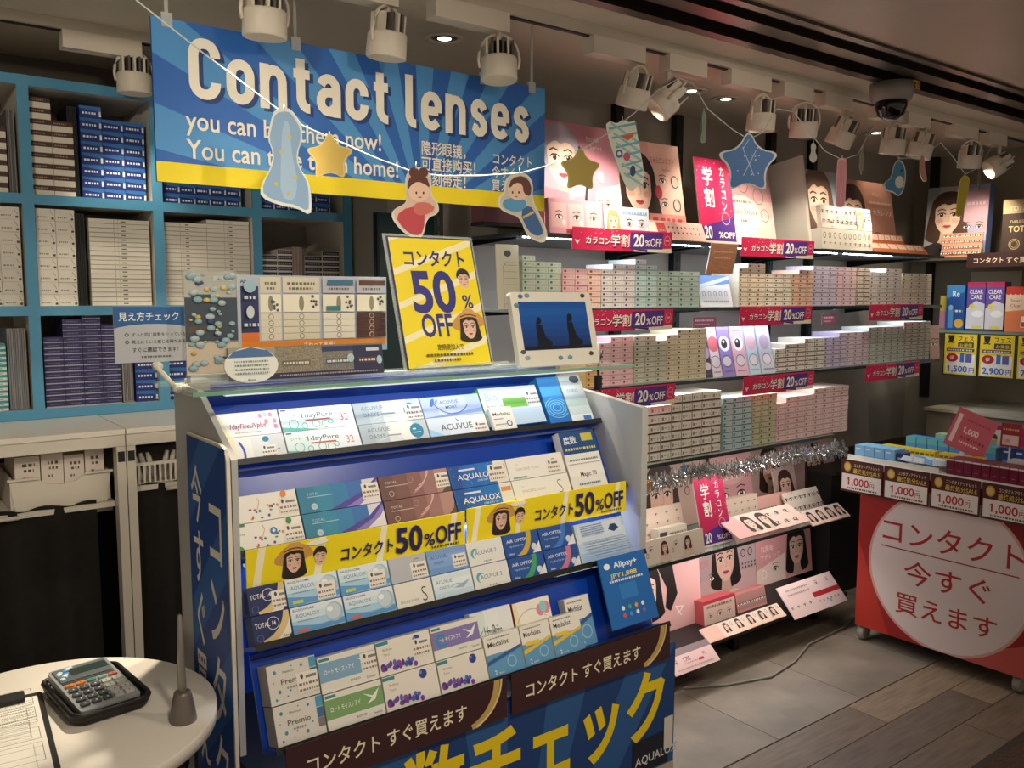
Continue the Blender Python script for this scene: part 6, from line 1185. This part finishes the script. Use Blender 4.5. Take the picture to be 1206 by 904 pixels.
def dstar(c): 
    for a, b in (((-.1, .75), (.1, .3)), ((.12, .72), (-.08, .3)), ((-.2, .55), (.2, .58)), ((0, .9), (-.1, .75))): shp(c, [a, (a[0]+.015, a[1]), (b[0]+.015, b[1]), b], '#b8cce4')
    for k in range(12): el(c, random.uniform(-.2, .2), random.uniform(.3, .8), .012, .012, '#dfe8f0', 6)
orn('star_ornament', 'blue constellation star ornament over the top shelf posters', 882, 157, 66, star, '#3f74b4', '#d4dce4', dstar)
orn('kite_ornament', 'small pale kite-shaped ornament left of the pink lantern', 958, 167, 24, [(0, 1), (.16, .8), (.08, .55), (.24, .3), (.06, 0), (-.2, .25), (-.06, .55), (-.12, .85)], '#a8aca4', '#b8b8a8')
orn('lantern_ornament', 'long pink lantern strip ornament', 992, 186, 54, [(-.1, .94), (-.06, 1), (.06, 1), (.1, .94), (.1, .04), (.06, 0), (-.06, 0), (-.1, .04)], '#cf8a94', '#d8a8ac', lambda c: [shp(c, [(-.08+.04*k, .06), (-.07+.04*k, .06), (-.07+.04*k, .92), (-.08+.04*k, .92)], '#c07480') for k in range(4)])
orn('leaf_ornament', 'dim grey leafy ornament right of the pink lantern', 1016, 174, 30, [(0, 1), (.1, .8), (.24, .75), (.14, .5), (.22, .25), (.06, .2), (0, 0), (-.1, .2), (-.24, .3), (-.12, .5), (-.2, .75), (-.08, .8)], '#8a8a7c', '#9a9888', rz=10)
def dbird(c): el(c, .06, .4, .12, .16, '#e4e4dc'); el(c, .1, .7, .03, .03, '#20242c', 8); shp(c, [(-.34, .3), (-.1, .46), (-.1, .26), (-.26, .2)], '#3f86b8')
orn('bird_ornament', 'blue and white bird ornament below the dome camera', 1058, 187, 42, [(0, 1), (.16, .9), (.24, .6), (.2, .2), (.06, .0), (-.1, .14), (-.3, .16), (-.4, .36), (-.16, .5), (-.12, .84)], '#4a8cb4', '#dce0d8', dbird)
orn('ribbon_ornament', 'small coral and white ribbon ornament right of the bird', 1086, 182, 30, [(-.08, 1), (.1, .98), (.12, .5), (.26, .05), (.1, 0), (-.06, .3), (-.06, .6)], '#c89484', '#e4dcd0')
orn('stick_ornament', 'yellow stick ornament over the woman poster box', 1136, 206, 46, [(-.1, 1), (.12, .98), (.14, .8), (.02, .02), (-.16, 0), (-.16, .2)], '#c8b82c', '#d4c850')
orn('leaf_ornament', 'dim grey green leaf ornament right of the yellow stick', 1154, 198, 28, [(0, 1), (.16, .8), (.2, .4), (.06, 0), (-.14, .35), (-.16, .75)], '#6f7a70', '#80887c', rz=10)
for o in list(D.objects):
    if o.type == 'MESH' and not o.data.polygons: D.objects.remove(o)
